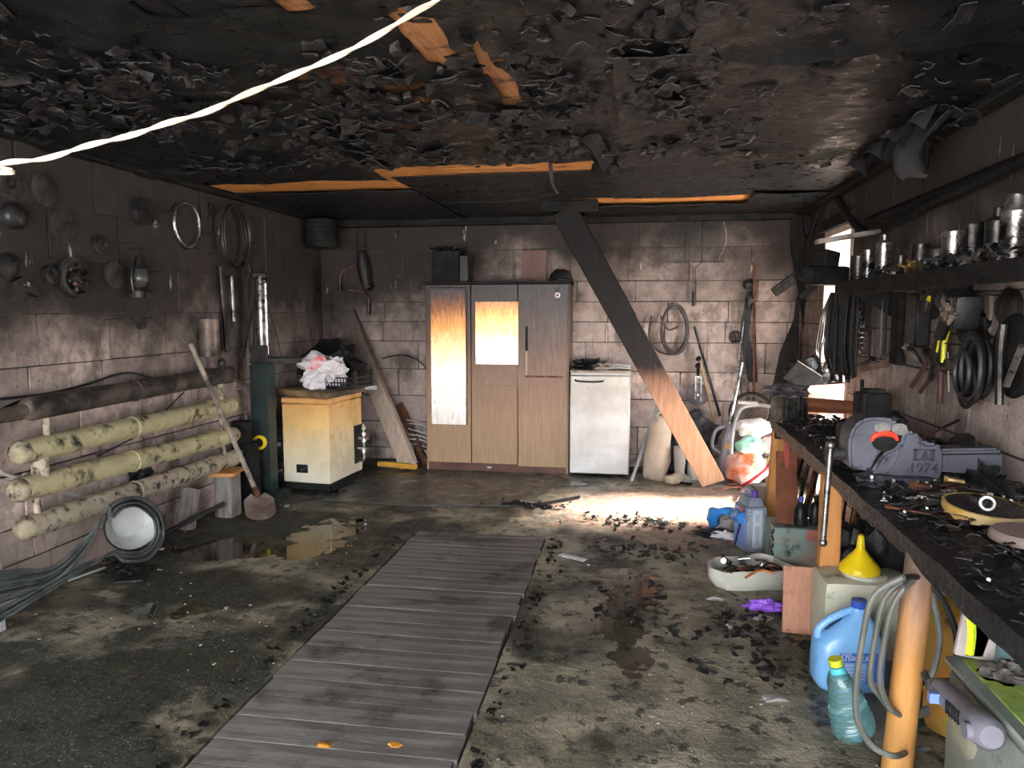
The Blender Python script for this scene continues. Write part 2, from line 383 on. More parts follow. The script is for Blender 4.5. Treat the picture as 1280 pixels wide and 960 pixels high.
def sheet(x0, x1, y0, y1, z, amp=.02, seed=0, holes=(), res=.06, curl=.0, fr=2.5):
    b = B(); nu = max(2, int((x1-x0)/res)); nv = max(2, int((y1-y0)/res))
    def fn(u, v):
        X_, Y_ = x0+(x1-x0)*u, y0+(y1-y0)*v
        e = min(u, 1-u)*(x1-x0); e2 = min(v, 1-v)*(y1-y0); q = max(0, .12-min(e, e2))
        n = noise.fractal(Vector((X_*fr, Y_*fr, seed)), .7, 2.1, 4)
        return (X_+noise.noise(Vector((X_*9, Y_*9, 3)))*.02, Y_+noise.noise(Vector((X_*9, Y_*9, 8)))*.02, z-abs(n)*amp*2-q*curl*(1+noise.noise(Vector((X_*4, Y_*4, 1)))))
    b.grid(nu, nv, fn, .005)
    if holes:
        dead = []
        for f in b.bm.faces:
            c = f.calc_center_median()
            for (hx, hy, rx, ry) in holes:
                if ((c.x-hx)/rx)**2+((c.y-hy)/ry)**2 + noise.noise(c*6)*.7 < 1: dead.append(f); break
        bmesh.ops.delete(b.bm, geom=dead, context='FACES')
    o = struct('ceiling_sheet', b, CHS, ceil); return o
def hp(px, py, rx, ry): p_ = az(px, py, 2.58); return (p_.x, p_.y, rx, ry)
holes = [hp(530, 50, .07, .28), hp(622, 98, .055, .42), hp(365, 6, .06, .08), hp(470, 105, .28, .14), hp(390, 90, .22, .12), hp(300, 120, .25, .1), hp(520, 130, .2, .12), hp(250, 8, .22, .05), hp(460, 160, .3, .12)]
sheet(XL, .15, -.2, 4.88, ZC-.008, .022, 1, holes, .05, .1)
sheet(.17, XR, -.2, 2.9, ZC-.03, .02, 2, (), .07, .2, 1.2)
sheet(-.1, XR, 2.88, 4.95, ZC-.012, .018, 3, (), .07, .2, 1.2)
sheet(-.2, XR, 4.93, 6.6, ZC-.006, .006, 4, (), .08, .1, 1)
sheet(XL, -1.8, 4.86, 5.38, ZC-.006, .01, 5, (), .08, .05, 1)
sheet(-1.76, -.18, 5.34, 6.61, ZC-.004, .004, 6, (), .08, .0, 1)
sheet(XL, -1.76, 5.84, 7.8, ZC-.008, .006, 7, (), .08, .1, 1)
sheet(-1.74, -.55, 6.63, 7.8, ZC-.004, .005, 8, (), .08, .05, 1)
sheet(-.5, XR, 6.95, 7.8, ZC-.02, .006, 9, (), .08, .1, 1)
sheet(.93, XR, 6.4, 6.97, ZC-.02, .006, 10, (), .08, .1, 1)
for hx, hy, rx, ry in holes[:3]: cb(hx-rx*1.1, hx+rx*1.1, hy-ry*1.2, hy+ry*1.2, CLEANL, ZC+.009)
# hanging flakes of burnt lining
fl = B()
rr = random.Random(4)
def flake(b, c, s, rr, tl=24):
    T = Matrix.Translation(c) @ rotm((rr.uniform(-tl, tl), rr.uniform(-tl, tl), rr.uniform(0, 360)))
    k = rr.uniform(-1.2, 1.2); a = rr.uniform(.35, .8); V = []
    for j in range(3):
        for i in range(4):
            u, v = i/3-.5, j/2-.5
            V.append((u*s*(1+rr.uniform(-.2, .2)), v*s*a*(1+rr.uniform(-.3, .3)), s*(k*u*u+rr.uniform(-.06, .06))))
    V2 = [(x_, y_, z_+.0035) for x_, y_, z_ in V]
    Fc = []
    for j in range(2):
        for i in range(3): q = j*4+i; Fc += [(q, q+1, q+5, q+4), (12+q, 12+q+4, 12+q+5, 12+q+1)]
    rim = [0, 1, 2, 3, 7, 11, 10, 9, 8, 4]
    for i in range(10): p_, q = rim[i], rim[(i+1) % 10]; Fc.append((p_, 12+p_, 12+q, q))
    b._add(V+V2, Fc, T)
n = 0
while n < 1700:
    x, y = rr.uniform(XL+.05, .3), rr.uniform(1.2, 4.72)
    d = noise.noise(Vector((x*1.1, y*1.1, 5)))+noise.noise(Vector((x*3, y*3, 9)))*.5
    if any(((x-hx)/(rx*1.2))**2+((y-hy)/(ry*1.1))**2 < 1 for hx, hy, rx, ry in holes[:3]): continue
    if d < -.12+rr.uniform(-.15, .15): continue
    flake(fl, (x, y, ZC-.035-rr.random()**2*.045), rr.uniform(.025, .10)*(2.2 if rr.random() < .05 else 1), rr, 20); n += 1
for i in range(260):
    x, y = rr.uniform(.2, XR), rr.uniform(1.6, 5.2)
    if noise.noise(Vector((x*1.6, y*1.6, 2))) > .0: flake(fl, (x, y, ZC-.06), rr.uniform(.03, .12), rr)
o = part('charred_flakes', fl, CH, ceil, 'curled flakes of burnt ceiling lining hanging down', kind='stuff', ang=60)
# beams
bb = B().box((0, 0, 0), (XR-XL-.02, .1, .08), bev=.008); o = struct('trim_1', bb, CHM); o.location = ((XL+XR)/2, YB-.07, ZC-.05)
bb = B().box((0, 0, 0), (.07, YB-1.3, .045), bev=.006); o = struct('trim_2', bb, CHM); o.location = (XL+.05, (YB+1)/2, ZC-.02)
bb = B().box((0, 0, 0), (.1, YB-1.3, .06), bev=.006); o = struct('trim_3', bb, CHM); o.location = (XR-.06, (YB+1)/2, ZC-.03)
def pbox(name, label, cat, c, d, m, rot=(0, 0, 0), bev=.004, group=None): return one(name, label, cat, B().box((0, 0, d[2]/2), d, bev=bev), m, c, rot, group)
# side doorway: frame
DW = mat('door_frame_paint', (.62, .5, .42), (.5, .36, .28), 5, .5, soot=.15)
b = B(); bx(b, XR-.01, XR+.22, DY1-.05, DY1-.002, 0, DZ); bx(b, XR-.01, XR+.22, DY0+.002, DY0+.05, 0, DZ); bx(b, XR-.01, XR+.22, DY0+.05, DY1-.05, DZ-.05, DZ)
struct('door_1', b, DW)
def sz(p, px): return px*(Vector(p)-CAM).dot(_f)/F
# ================= LEFT SIDE =================
GREY = mat('sooty_grey', (.05, .047, .045), (.02, .019, .018), 10, .6, metal=.2, bump=.25, soot=.35)
BLK2 = mat('black_burnt_plastic', (.009, .009, .010), (.018, .018, .018), 7, .4, bump=.35)
NAIL = mat('nail', (.04, .035, .03), None, 8, .5, metal=.6)
def nail(b, x, z, l=.09): b.cyl((x, .02, z), (x, -l, z+.008), .0035, n=6)
def disc(name, label, px, py, rpx, prof, m=GREY, cat='wheel', hub=None, nl=True, group=None, k=1):
    """a round thing hung flat on the left wall; prof in units of its radius, h = how far it stands off the wall"""
    p = al(px, py, 0); r = sz(p, rpx); t = thing(name, label, cat, p, LW, group)
    b = B(); b.lathe([(a*r, -h*r) for a, h in prof], 28, axis=(0, 1, 0)); part('rim', b, m, t)
    if hub: b = B(); b.lathe([(a*r, -h*r) for a, h in hub], 16, axis=(0, 1, 0)); part('hub', b, SOOTM, t)
    if nl: b = B(); nail(b, 0, .15*r); part('nail', b, NAIL, t)
    return t
FLAT = [(.0, .0), (1, .0), (1, .10), (.0, .12)]
disc('pulley', 'faint grey toothed ring high on left wall at the photo edge', 12, 228, 15, [(.55, 0), (1, 0), (1, .2), (.55, .2), (.55, 0)], hub=[(.0, 0), (.2, 0), (.2, .25), (0, .25)])
disc('brake_disc', 'large pale-edged round plate hung just under the ceiling', 55, 237, 21, [(0, 0), (1, 0), (1, .08), (.9, .12), (.45, .12), (.45, .2), (0, .2)])
disc('grinding_disc', 'plain grey abrasive disc hung on a nail, on left wall', 77, 283, 21, FLAT)
disc('pulley', 'black grooved pulley hung on end of two steel lines', 175, 265, 17, [(.3, 0), (1, 0), (1, .12), (.8, .3), (1, .48), (1, .6), (.3, .6), (.3, 0)], BLK2, hub=[(0, .1), (.3, .1), (.3, .65), (0, .65)])
disc('pulley', 'small black two-step pulley below and left of the grooved pulley', 123, 306, 12, [(0, 0), (1, 0), (1, .3), (.7, .35), (.7, .6), (0, .6)], BLK2, hub=[(0, .5), (.25, .5), (.25, .8), (0, .8)])
disc('caster_wheel', 'small hub wheel hung beside the big clutch drum', 60, 343, 12, [(0, 0), (1, 0), (1, .6), (.7, .7), (.6, .5), (0, .5)], BLK2, hub=[(0, .4), (.3, .4), (.3, .9), (0, .9)])
disc('grinding_disc', 'grey abrasive disc with dark rim hung beside the lantern', 141, 344, 17, [(0, 0), (1, 0), (1, .22), (.85, .26), (0, .26)])
disc('saw_blade', 'small thin disc low on left wall under the lantern', 176, 400, 12, FLAT)
disc('pulley', 'sooty round lid at left photo edge above the clamp', 8, 332, 16, [(0, 0), (1, 0), (1, .25), (.5, .5), (0, .5)], BLK2)
disc('fan_motor', 'dark lumpy round fitting at left photo edge under toothed ring', 14, 270, 17, [(0, 0), (1, 0), (1, .4), (.8, .7), (.4, .9), (0, .9)], BLK2, cat='motor')
# clutch drum with bolted hub
t = disc('clutch_drum', 'big rusty clutch drum with bolted hub on left wall', 90, 347, 25, [(0, 0), (1, 0), (1.03, .1), (1.0, .3), (.82, .34), (.78, .12), (0, .12)], GREY, cat='drum', hub=[(0, .1), (.4, .1), (.38, .6), (.2, .65), (.18, .9), (0, .9)], nl=False)
r = sz(al(90, 347, 0), 25)
for k in range(6):
    a = k*PI/3+.3; b = B(); b.cyl((math.cos(a)*r*.6, 0, math.sin(a)*r*.6), (math.cos(a)*r*.6, -r*.35, math.sin(a)*r*.6), r*.09, n=8); part('bolt', b, STEEL, t)
b = B(); b.box((r*.15, -r*.35, -r*.3), (r*.9, r*.3, r*.5), (0, 20, 0), .01); part('bracket', b, RUST, t)
# clamp
p = al(22, 362, 0); t = thing('pipe_clamp', 'black bell-shaped clamp with bright bolt near left photo edge', 'clamp', p, LW)
b = B(); b.prism([(-.09, -.05), (-.07, .04), (0, .07), (.1, 0), (.12, -.04), (.03, -.01), (0, -.05)], .04, c=-.02); part('body', b, BLK2, t)
b = B(); b.cyl((0, -.02, .03), (0, -.07, .03), .014, n=8); part('bolt', b, BRIGHT, t)
# lantern
p = al(176, 373, .07); t = thing('oil_lantern', 'burnt kerosene lantern with wire handle hung on left wall', 'lantern', p, LW)
b = B(); b.lathe([(0, 0), (.075, 0), (.08, .015), (.075, .05), (.035, .06), (.03, .075), (0, .075)], 20); part('tank', b, SOOTM, t)
b = B(); b.lathe([(.03, .075), (.055, .11), (.058, .15), (.04, .2), (.038, .2), (.055, .15), (.052, .11), (.028, .075)], 20); part('glass_globe', b, mat('smoked_glass', (.1, .1, .1), None, 5, .15, trans=.6), t)
b = B(); b.lathe([(.04, .2), (.05, .21), (.035, .24), (.03, .27), (.015, .285), (0, .285)], 20); part('chimney_cap', b, SOOTM, t)
b = B(); [b.tube([(s*.07, 0, .03), (s*.085, 0, .12), (s*.07, 0, .2), (s*.035, 0, .235)], .006) for s in (-1, 1)]; part('frame', b, SOOTM, t)
b = B(); b.tube([(-.07, 0, .21), (-.05, .0, .3), (0, .0, .33), (.05, .0, .3), (.07, 0, .21)], .003); part('handle', b, SOOTM, t)
b = B(); b.cyl((0, .08, .33), (0, -.03, .335), .004, n=6); part('nail', b, NAIL, t)
# thin ring and coil
p = al(234, 281, .02); r = sz(p, 27)
t = thing('steel_ring', 'thin steel ring hung on a nail left of the cable coil', 'ring', p, LW); b = B(); b.ring((0, 0, 0), r, .011, n=40, m=8); part('hoop', b, STEEL, t)
b = B(); b.cyl((0, .03, r-.01), (.02, -.06, r), .004, n=6); part('nail', b, NAIL, t)
p = al(293, 296, .05); r = sz(p, 40)
t = thing('cable_coil', 'large oval coil of black cable hung high on left wall', 'cable', p, LW)
for k in range(6):
    b = B(); q = R_(-.02, .02); b.ring((q, -k*.008, R_(-.02, .01)), r*R_(.9, 1.0)*.78, .008, n=36, sy=1.25); part('cable_turn', b, RUBBER, t)
b = B(); b.tube([(r*.5, 0, -r*.5), (r*.75, -.02, -r*1.0), (r*.6, 0, -r*1.6), (r*.7, 0, -r*2.3)], .008); b.tube([(r*.3, 0, -r*.8), (r*1.2, -.02, -r*1.4), (r*1.5, 0, -r*1.9)], .007); part('loose_end', b, RUBBER, t)
b = B(); b.cyl((0, .05, r*.93), (0, -.1, r*.95), .006, n=6); part('nail', b, NAIL, t)
p = al(263, 262, .0); one('hasp', 'small dark bracket on left wall between ring and coil', 'bracket', B().box((0, -.012, 0), (.04, .02, .1), bev=.006).box((0, -.035, -.02), (.02, .03, .03), bev=.004), SOOTM, p, LW)
# nails in the wall
NL = ['nail left of the thin ring, high on left wall', 'nail below the thin ring and left of coil', 'nail crossing the lower part of cable coil', 'nail under the thin ring on the block joint', 'nail beside the top of long flat bar', 'nail right of the shiny tube', 'nail above the small thin disc', 'nail between the lantern and grooved pulley', 'long nail left of the lantern top']
for i, (px, py) in enumerate(((205, 265), (262, 318), (306, 318), (232, 312), (275, 370), (318, 370), (135, 400), (190, 340), (150, 305))):
    p = al(px, py, 0); one('wall_nail', NL[i], 'nail', B().cyl((0, .03, 0), (0, -.11, .01), .0035, n=6), NAIL, p, LW, group='bare nails in the left wall')
# bars and tubes against the wall
def wallbar(name, label, cat, a, c, r, m, off=.03, flat=False, f=al):
    p, q = f(*a, off), f(*c, off); b = B()
    if flat:
        d = q-p; b.box((p+q)/2, (flat, .012, d.length), None, .002, T=None) if False else b.tube([p, q], r, 4, smooth=False)
    else: b.cyl(p, q, r, n=12)
    return one(name, label, cat, b, m)
wallbar('steel_bar', 'long flat dark steel bar hanging under the cable coil', 'bar', (275, 333), (284, 440), .022, SOOTM)
wallbar('steel_tube', 'short shiny tube hanging right of long flat bar', 'tube', (289, 345), (292, 402), .017, STEEL)
wallbar('steel_rod', 'thin rod on left wall just left of grey cylinder', 'rod', (330, 262), (333, 345), .006, SOOTM, .05)
for i, (a, c) in enumerate((((309, 345), (312, 440)), ((316, 352), (318, 442)), ((322, 360), (316, 445)), ((326, 330), (310, 420)))):
    wallbar('hanging_wire', ('wire nearest the flat bar, hanging behind the green column', 'second wire from the flat bar, ending at block joint', 'wire bending left behind the green column', 'longest slanting wire from below the cable coil')[i], 'wire', a, c, .006, RUBBER, .05+.01*i).__setitem__('group', 'wires behind the green column')
p = al(262, 445, .09); r = sz(p, 13)
t = thing('metal_canister', 'upright rusty grey metal cylinder on left wall above pipes', 'canister', p, LW)
h = sz(p, 46); b = B(); b.lathe([(0, 0), (r, 0), (r, .01), (r*.97, .015), (r*.97, h-.015), (r, h-.01), (r, h), (r*.9, h), (r*.9, h-.03), (0, h-.03)], 24); part('body', b, mat('brown_tin', (.2, .15, .13), (.09, .07, .06), 5, .45, metal=.5, soot=.3), t)
b = B(); b.cyl((0, .02, .02), (0, .02, -.15), .007, n=8); b.box((0, .06, h*.5), (.03, .06, .1)); part('bracket', b, SOOTM, t)
# radiator of four thick pipes
RADP = mat('flaking_yellow_paint', (.50, .44, .25), (.40, .35, .21), 5, .6, bump=.6, bscale=26, soot=.25, sscale=9)
RADP2 = mat('flaking_cream_paint', (.44, .38, .28), (.34, .28, .21), 6, .65, bump=.6, bscale=26, soot=.32, sscale=16)
RADK = mat('burnt_pipe_paint', (.12, .09, .07), (.06, .045, .04), 6, .6, bump=.6, bscale=26, soot=.5, sscale=5)
CAPM = mat('mottled_cap', (.36, .31, .21), (.20, .15, .10), 9, .7, bump=.5, soot=.35, sscale=12)
RX = XL+.17
base = Vector((RX, 3.55, 0))
t = thing('pipe_radiator', 'four-tube radiator of thick pipes with flaking yellow paint along left wall', 'radiator', base)
PR = .066
ends = [((3.58, 1.10), (5.58, 1.12), RADK, 'soot-blackened top tube'), ((3.50, .875), (5.6, .865), RADP, None), ((3.47, .675), (5.6, .62), RADP, None), ((3.50, .46), (5.6, .43), RADP2, 'most flaked bottom tube')]
def pipe_end(b, y, z, s): b.lathe([(PR, 0), (PR*1.02, .01), (PR*.85, .045), (PR*.45, .065), (0, .07)], 20, (RX, y, z), (0, s, 0))
for (a, c, m_, lb) in ends:
    b = B(); A = (RX, a[0], a[1]); Cc = (RX, c[0], c[1]); b.cyl(A, Cc, PR, n=24); o = part('radiator_tube', b, m_, t, lb, world=True)
    for (yy, zz, s_) in ((a[0], a[1], -1), (c[0], c[1], 1)): b = B(); pipe_end(b, yy, zz, s_); part('end_cap', b, CAPM if m_ is not RADK else RADK, o, world=True)
    for q in (.42, .86):
        y_ = a[0]+(c[0]-a[0])*q; z_ = a[1]+(c[1]-a[1])*q; b = B(); b.ring((RX, y_, z_), PR, .007, (0, 1, 0)); part('weld_seam', b, m_, o, world=True)
for i in range(3):
    za, zb = ends[i][0][1], ends[i+1][0][1]; y_ = ends[i][0][0]+(.09, .11, .1)[i]
    b = B(); b.cyl((RX, y_, za), (RX, y_, zb), (.02, .045, .02)[i], n=14); part('near_connector', b, RADP2, t, world=True)
    za, zb = ends[i][1][1], ends[i+1][1][1]; b = B(); b.cyl((RX, 5.46, za), (RX, 5.46, zb), .022, n=12); part('far_connector', b, RADP2, t, world=True)
b = B(); b.tube([(RX, 3.62, 1.10), (RX, 3.35, 1.09), (RX-.03, 3.1, 1.06)], .035, 12); part('inlet_pipe', b, RADK, t, world=True)
b = B(); b.cyl((RX, 5.6, .44), (RX, 5.74, .44), .014, n=10); b.cyl((RX, 5.72, .44), (RX+.03, 5.73, .38), .013, n=10); b.box((RX+.01, 5.7, .47), (.06, .02, .012)); part('drain_valve', b, STEEL, t, world=True)
b = B(); b.cyl((RX, 5.5, 1.12), (RX, 5.5, 1.24), .018, n=10); b.ball((RX, 5.5, 1.22), .035, 1); b.tube([(RX+.02, 5.5, 1.2), (RX+.1, 5.6, 1.05), (RX+.15, 5.75, 1.0)], .006); part('upper_valve', b, SOOTM, t, world=True)
# stump supports under the radiator
GW = mat('grey_wood', (.30, .27, .25), (.17, .15, .14), 4, .8, bump=.5, stretch=(6, 6, 1), soot=.25)
b = B(); b.box((XL+.22, 5.42, .17), (.15, .16, .34), bev=.01); one('wooden_block', 'upright grey timber stump under far end of radiator', 'block', b, GW)
b = B(); b.box((XL+.22, 5.42, .357), (.2, .26, .028), (0, 0, 12), bev=.003); one('wooden_board', 'short orange board on the stump under the radiator', 'board', b, ORW)
b = B(); b.box((XL+.12, 5.05, .15), (.07, .14, .31), (-18, 0, 0), bev=.006); one('wooden_block', 'tilted grey offcut leaning beneath the radiator', 'block', b, GW)
b = B(); b.cyl((XL+.12, 4.2, .04), (XL+.25, 5.3, .13), .02, n=8); one('steel_pipe', 'grey bar lying along wall foot behind strip coil', 'bar', b, GREY)
b = B(); b.box((-3.2, 3.235, .18), (.07, .035, .37), bev=.004); one('steel_post', 'short pale post standing at left edge of the photo', 'post', b, mat('pale_post', (.4, .39, .38), None, 4, .6, soot=.25))
# coil of grey plastic strips
STRIP = mat('grey_plastic_strip', (.13, .14, .14), (.05, .055, .055), 9, .38, bump=.1)
cx = -3.08
def w(px, py, dx=0): p = at(px, py, x=cx+dx); return p
t = thing('strip_coil', 'bundle of long grey plastic strips coiled under the radiator', 'strips', Vector((cx, 3.9, 0)))
rr = random.Random(2)
for k in range(22):
    e = k/21; dx = rr.uniform(-.05, .1); rad = 29+12*e; c = (166, 662)
    loop = [w(c[0]+rad*math.cos(a)*.98, c[1]-rad*1.02*math.sin(a), dx) for a in [math.radians(q) for q in (-105, -60, -15, 30, 75, 120, 150)]]
    s1 = [w(-30, 712+50*e+rr.uniform(-3, 3), dx), w(20, 712+34*e, dx), w(70, 706+22*e, dx), w(112, 668+12*e, dx), w(135, 636-6*e, dx)]
    s0 = [w(-25, 792-18*e, dx), w(40, 752-12*e, dx), w(95, 718-9*e, dx), w(140, 690+4*e, dx)]
    P = s0+loop+[q for q in reversed(s1)] if False else s0+loop
    for q in P: q.z = max(q.z, .012)
    b = B(); b.tube(P, .006, 5); part('strip', b, STRIP, t, world=True)
    if k % 1 == 0:
        P = [w(c[0]+rad*math.cos(a), c[1]-rad*math.sin(a), dx+.01) for a in [math.radians(q) for q in (30, 75, 115, 150)]]+list(reversed(s1))
        for q in P: q.z = max(q.z, .012)
        b = B(); b.tube(P, .006, 5); part('strip', b, STRIP, t, world=True)
p = at(166, 655, x=-3.16); t = thing('enamel_basin', 'white enamel basin standing on edge inside the strip coil', 'basin', p, (0, 90, -38))
b = B(); b.lathe([(0, -.09), (.1, -.09), (.15, -.03), (.165, .01), (.17, .01), (.16, -.035), (.105, -.1), (0, -.1)], 28); part('bowl', b, mat('white_enamel', (.7, .7, .68), (.5, .5, .48), 4, .25, soot=.12), t)
b = B(); b.ring((0, 0, .01), .168, .006, (0, 0, 1), 28); part('rim', b, GREY, t)
b = B(); pts = [az(85, 726, .02), az(140, 706, .02), az(180, 690, .025), az(205, 686, .03)]; b.tube(pts, .007, 6); one('metal_strip', 'thin pale strip lying on the floor below the coil', 'strip', b, mat('pale_strip', (.5, .48, .45), None, 5, .5))
b = B()
rr = random.Random(11)
for k in range(60): flake(b, az(rr.uniform(120, 175), rr.uniform(690, 715), .03), rr.uniform(.03, .08), rr)
one('ash_heap', 'black ash and scraps on the floor beneath the strip coil', 'debris', b, CH, kind='stuff', ang=60)
p = az(170, 718, 0); one('flat_plate', 'flat dark scrap plate lying near the strip coil', 'plate', B().box((0, 0, .006), (.16, .28, .008), (0, 0, 20)), GREY, p)
b = B(); b.tube([at(0, 590, x=XL+.05), at(60, 610, x=XL+.05), at(110, 622, x=XL+.05)], .012, 8); b.tube([at(0, 600, x=XL+.06), at(50, 606, x=XL+.06)], .006, 6); one('wall_pipe', 'thin pale pipe on wall behind the radiator', 'pipe', b, mat('pale_strip', (.5, .48, .45)))
b = B(); b.tube([at(-10, 500, x=XL+.04), at(60, 492, x=XL+.04), at(110, 480, x=XL+.04), at(160, 466, x=XL+.04), at(200, 476, x=XL+.04)], .008, 6); b.tube([at(-10, 520, x=XL+.05), at(30, 500, x=XL+.05), at(120, 484, x=XL+.05), at(190, 480, x=XL+.05)], .008, 6); one('wall_cable', 'sagging black cable on wall above the top radiator tube', 'cable', b, RUBBER)
b = B(); b.tube([at(122, 570, x=XL+.04), at(150, 556, x=XL+.04), at(180, 538, x=XL+.04), at(230, 490, x=XL+.04)], .006, 6); one('wall_cable', 'thin wire slanting up the wall behind the radiator tubes', 'wire', b, RUBBER)
b = B(); b.ball((0, -.04, 0), (.1, .04, .05), 2, .5, 3, 3); b.tube([(-.1, -.03, .05), (0, -.06, .09), (.08, -.03, .03)], .006); one('burnt_bracket', 'black burnt tangle stuck on wall between two lower radiator tubes', 'debris', b, CH, al(168, 592, .0), LW)
# shovel
SHW = mat('shovel_handle', (.36, .29, .24), (.22, .17, .14), 5, .7, bump=.3, stretch=(6, 6, 1), soot=.2)
top = at(238, 430, x=-3.12); bot = az(300, 618, .14); bot.x = max(bot.x, -3.0)
t = thing('shovel', 'old shovel leaning on the radiator, blade on the floor', 'shovel', Vector((bot.x, bot.y, 0)))
b = B(); b.tube([top, top.lerp(bot, .5)+Vector((0, 0, .0)), bot], lambda u: .017+.003*u, 10); part('handle', b, SHW, t, world=True)
dr = (bot-top).normalized()
b = B(); b.cyl(bot-dr*.1, bot+dr*.05, .024, .02, 12); part('socket', b, RUST, t, world=True)
tip = az(327, 648, .01); ax = (tip-bot).normalized(); sd = ax.cross(Vector((0, 0, 1))).normalized(); nn = sd.cross(ax)
Lb = (tip-bot).length
def bl(u, v):
    u2 = (u-.5)*2; wd = .115*(min(1, .45+v*2.2))*(1 if v < .8 else math.sqrt(max(0, 1-((v-.8)/.22)**2))*.75+.25)
    return bot+ax*(v*Lb)+sd*(u2*wd)+nn*(.035*u2*u2*(1-v*.5)-.012)
b = B(); b.grid(10, 12, bl, .003); part('blade', b, mat('worn_shovel_steel', (.36, .32, .29), (.22, .15, .12), 6, .45, metal=.6, bump=.2), t, world=True)
# green steel column with jack cylinder
GRN = mat('dark_green_paint', (.03, .05, .047), (.02, .03, .03), 4, .4, bump=.15, soot=.25)
p = Vector((-3.21, 6.12, 0)); t = thing('lift_column', 'dark green steel post with grey cylinder on top', 'column', p)
b = B(); b.box((0, 0, .02), (.34, .32, .04), bev=.006); part('foot_plate', b, GRN, t)
b = B(); b.box((0, 0, .6), (.15, .15, 1.14), bev=.008); b.box((-.07, -.082, .6), (.02, .02, 1.12)); part('post', b, GRN, t)
b = B(); b.box((.12, 0, 1.2), (.42, .15, .05), bev=.006); b.box((0, -.06, 1.26), (.16, .02, .14), bev=.004); part('head_bracket', b, GREY, t)
b = B(); b.lathe([(0, 1.22), (.04, 1.22), (.05, 1.3), (.05, 1.8), (.042, 1.84), (.042, 1.92), (.03, 1.94), (0, 1.94)], 20); part('cylinder', b, STEEL, t)
b = B(); b.cyl((.055, -.02, 1.25), (.055, -.02, 1.86), .014, n=10); part('oil_line', b, BRIGHT, t)
b = B(); b.box((.0, 0, 1.93), (.13, .07, .05), (0, 0, 10), .008); b.ball((.05, -.02, 1.88), .03, 1); part('cap', b, SOOTM, t)
b = B(); [b.tube([(s*.02, 0, 1.9), (s*.18, 0, 1.22)], .007, smooth=False) for s in (-1, 1)]; part('guy_wire', b, SOOTM, t)
YEL = mat('yellow_plastic', (.80, .62, .02), (.7, .5, .02), 4, .4)
b = B(); a0 = at(325, 553, y=6.02); a0 = a0-p
b.lathe([(.04, 0), (.064, 0), (.064, .025), (.04, .025), (.04, 0)], 24, (a0.x, -.12, a0.z), (0, 1, 0)); part('tape_ring', b, YEL, t, 'yellow ring stuck on the post')
b = B(); b.tube([(-.08, -.08, .98), (-.22, -.1, .95), (-.27, -.08, 1.02), (-.3, -.1, 1.1)], .007); b.ball((-.22, -.1, .96), .016, 1); part('cable_stub', b, STEEL, t)
b = B(); b.tube([az(302, 618, .02), at(305, 560, y=6.0), at(308, 520, y=6.1)], .02, 8, smooth=False); one('steel_bar', 'worn steel bar leaning left of the green column', 'bar', b, STEEL)
# dark junk behind boiler and column
b = B(); b.box((XL+.14, 5.86, .27), (.22, .2, .5), (0, 0, 8), .02, (.8, .8)); b.box((XL+.12, 5.86, .6), (.16, .14, .2), (0, 0, 30), .02); one('burnt_machine', 'black burnt machine body on floor between radiator and column', 'machine', b, CHM)
t = thing('engine_block', 'black engine with chrome fittings between column and boiler', 'engine', (-3.25, 6.62, 0))
b = B(); b.box((0, 0, .3), (.22, .4, .56), bev=.03); b.box((-.0, .0, .64), (.24, .3, .14), (0, 0, 4), .03); part('block', b, BLK2, t)
for (x, y, z, r) in ((.02, -.26, .40, .075), (.03, -.25, .16, .07)):
    b = B(); b.lathe([(0, 0), (r, 0), (r, .02), (r*.7, .04), (r*.66, .07), (r*.3, .09), (0, .09)], 20, (x, y+.06, z), (0, -1, 0)); part('pulley', b, STEEL, t)
for k in range(7): b = B(); a = R_(-.12, .12); b.cyl((a, -.2, .1+k*.07), (a, -.25, .1+k*.07), .014, n=8); part('bolt', b, BRIGHT, t)
b = B(); b.tube([(-.14, -.2, .1), (-.15, -.26, .35), (-.05, -.27, .5), (.1, -.25, .45), (.12, -.24, .25)], .014, 8); part('hose', b, RUBBER, t)
b = B(); b.ball((-3.0, 7.12, 1.0), (.3, .26, .3), 3, .3, 4, 2.2); one('garbage_bag', 'heap of melted black bags behind the boiler top', 'bag', b, mat('black_bag', (.012, .012, .013), None, 4, .3, bump=.8, bscale=9, bdist=.03))
b = B(); b.box((-3.04, 7.16, .36), (.52, .4, .72), bev=.02); one('wooden_crate', 'black burnt box on floor behind the boiler', 'box', b, CHM)
# boiler
BOIL = mat('boiler_enamel', (.8, .7, .5), None, 2.2, .32, grad=[(.1, (.78, .72, .58)), (.4, (.84, .68, .42)), (.62, (.84, .54, .22)), (.85, (.74, .38, .13))], gdist=.12, bump=.04, coat=.2)
p = az(413, 618, 0); t = thing('boiler', 'cream enamel boiler scorched orange at the top', 'boiler', p, (0, 0, -5))
W_, D_, H_ = .46, .66, .86
b = B(); b.box((-W_/2, D_/2, .06), (W_-.03, D_-.03, .06)); part('base', b, BLK2, t)
b = B(); b.box((-W_/2, D_/2, .09+(H_-.15)/2), (W_, D_, H_-.15), bev=.008); part('casing', b, BOIL, t)
b = B(); b.box((-W_/2, D_/2, H_-.03), (W_+.012, D_+.012, .055), bev=.012); part('top_cover', b, BOIL, t)
for k in range(14): b = B(); b.box((.004-.0, .05+k*.045, .045), (.006, .028, .05)); part('vent_slot', b, BLK2, t)
b = B(); b.box((-.27, -.004, .22), (.11, .012, .075), bev=.002); o = part('control_window', b, BLK2, t)
b = B(); b.cyl((-.26, -.01, .215), (-.26, -.03, .215), .014, n=10); b.box((-.235, -.012, .235), (.02, .01, .03)); part('knob', b, STEEL, o)
b = B(); b.box((.006, .56, .36), (.012, .15, .36)); part('valve_recess', b, BLK2, t)
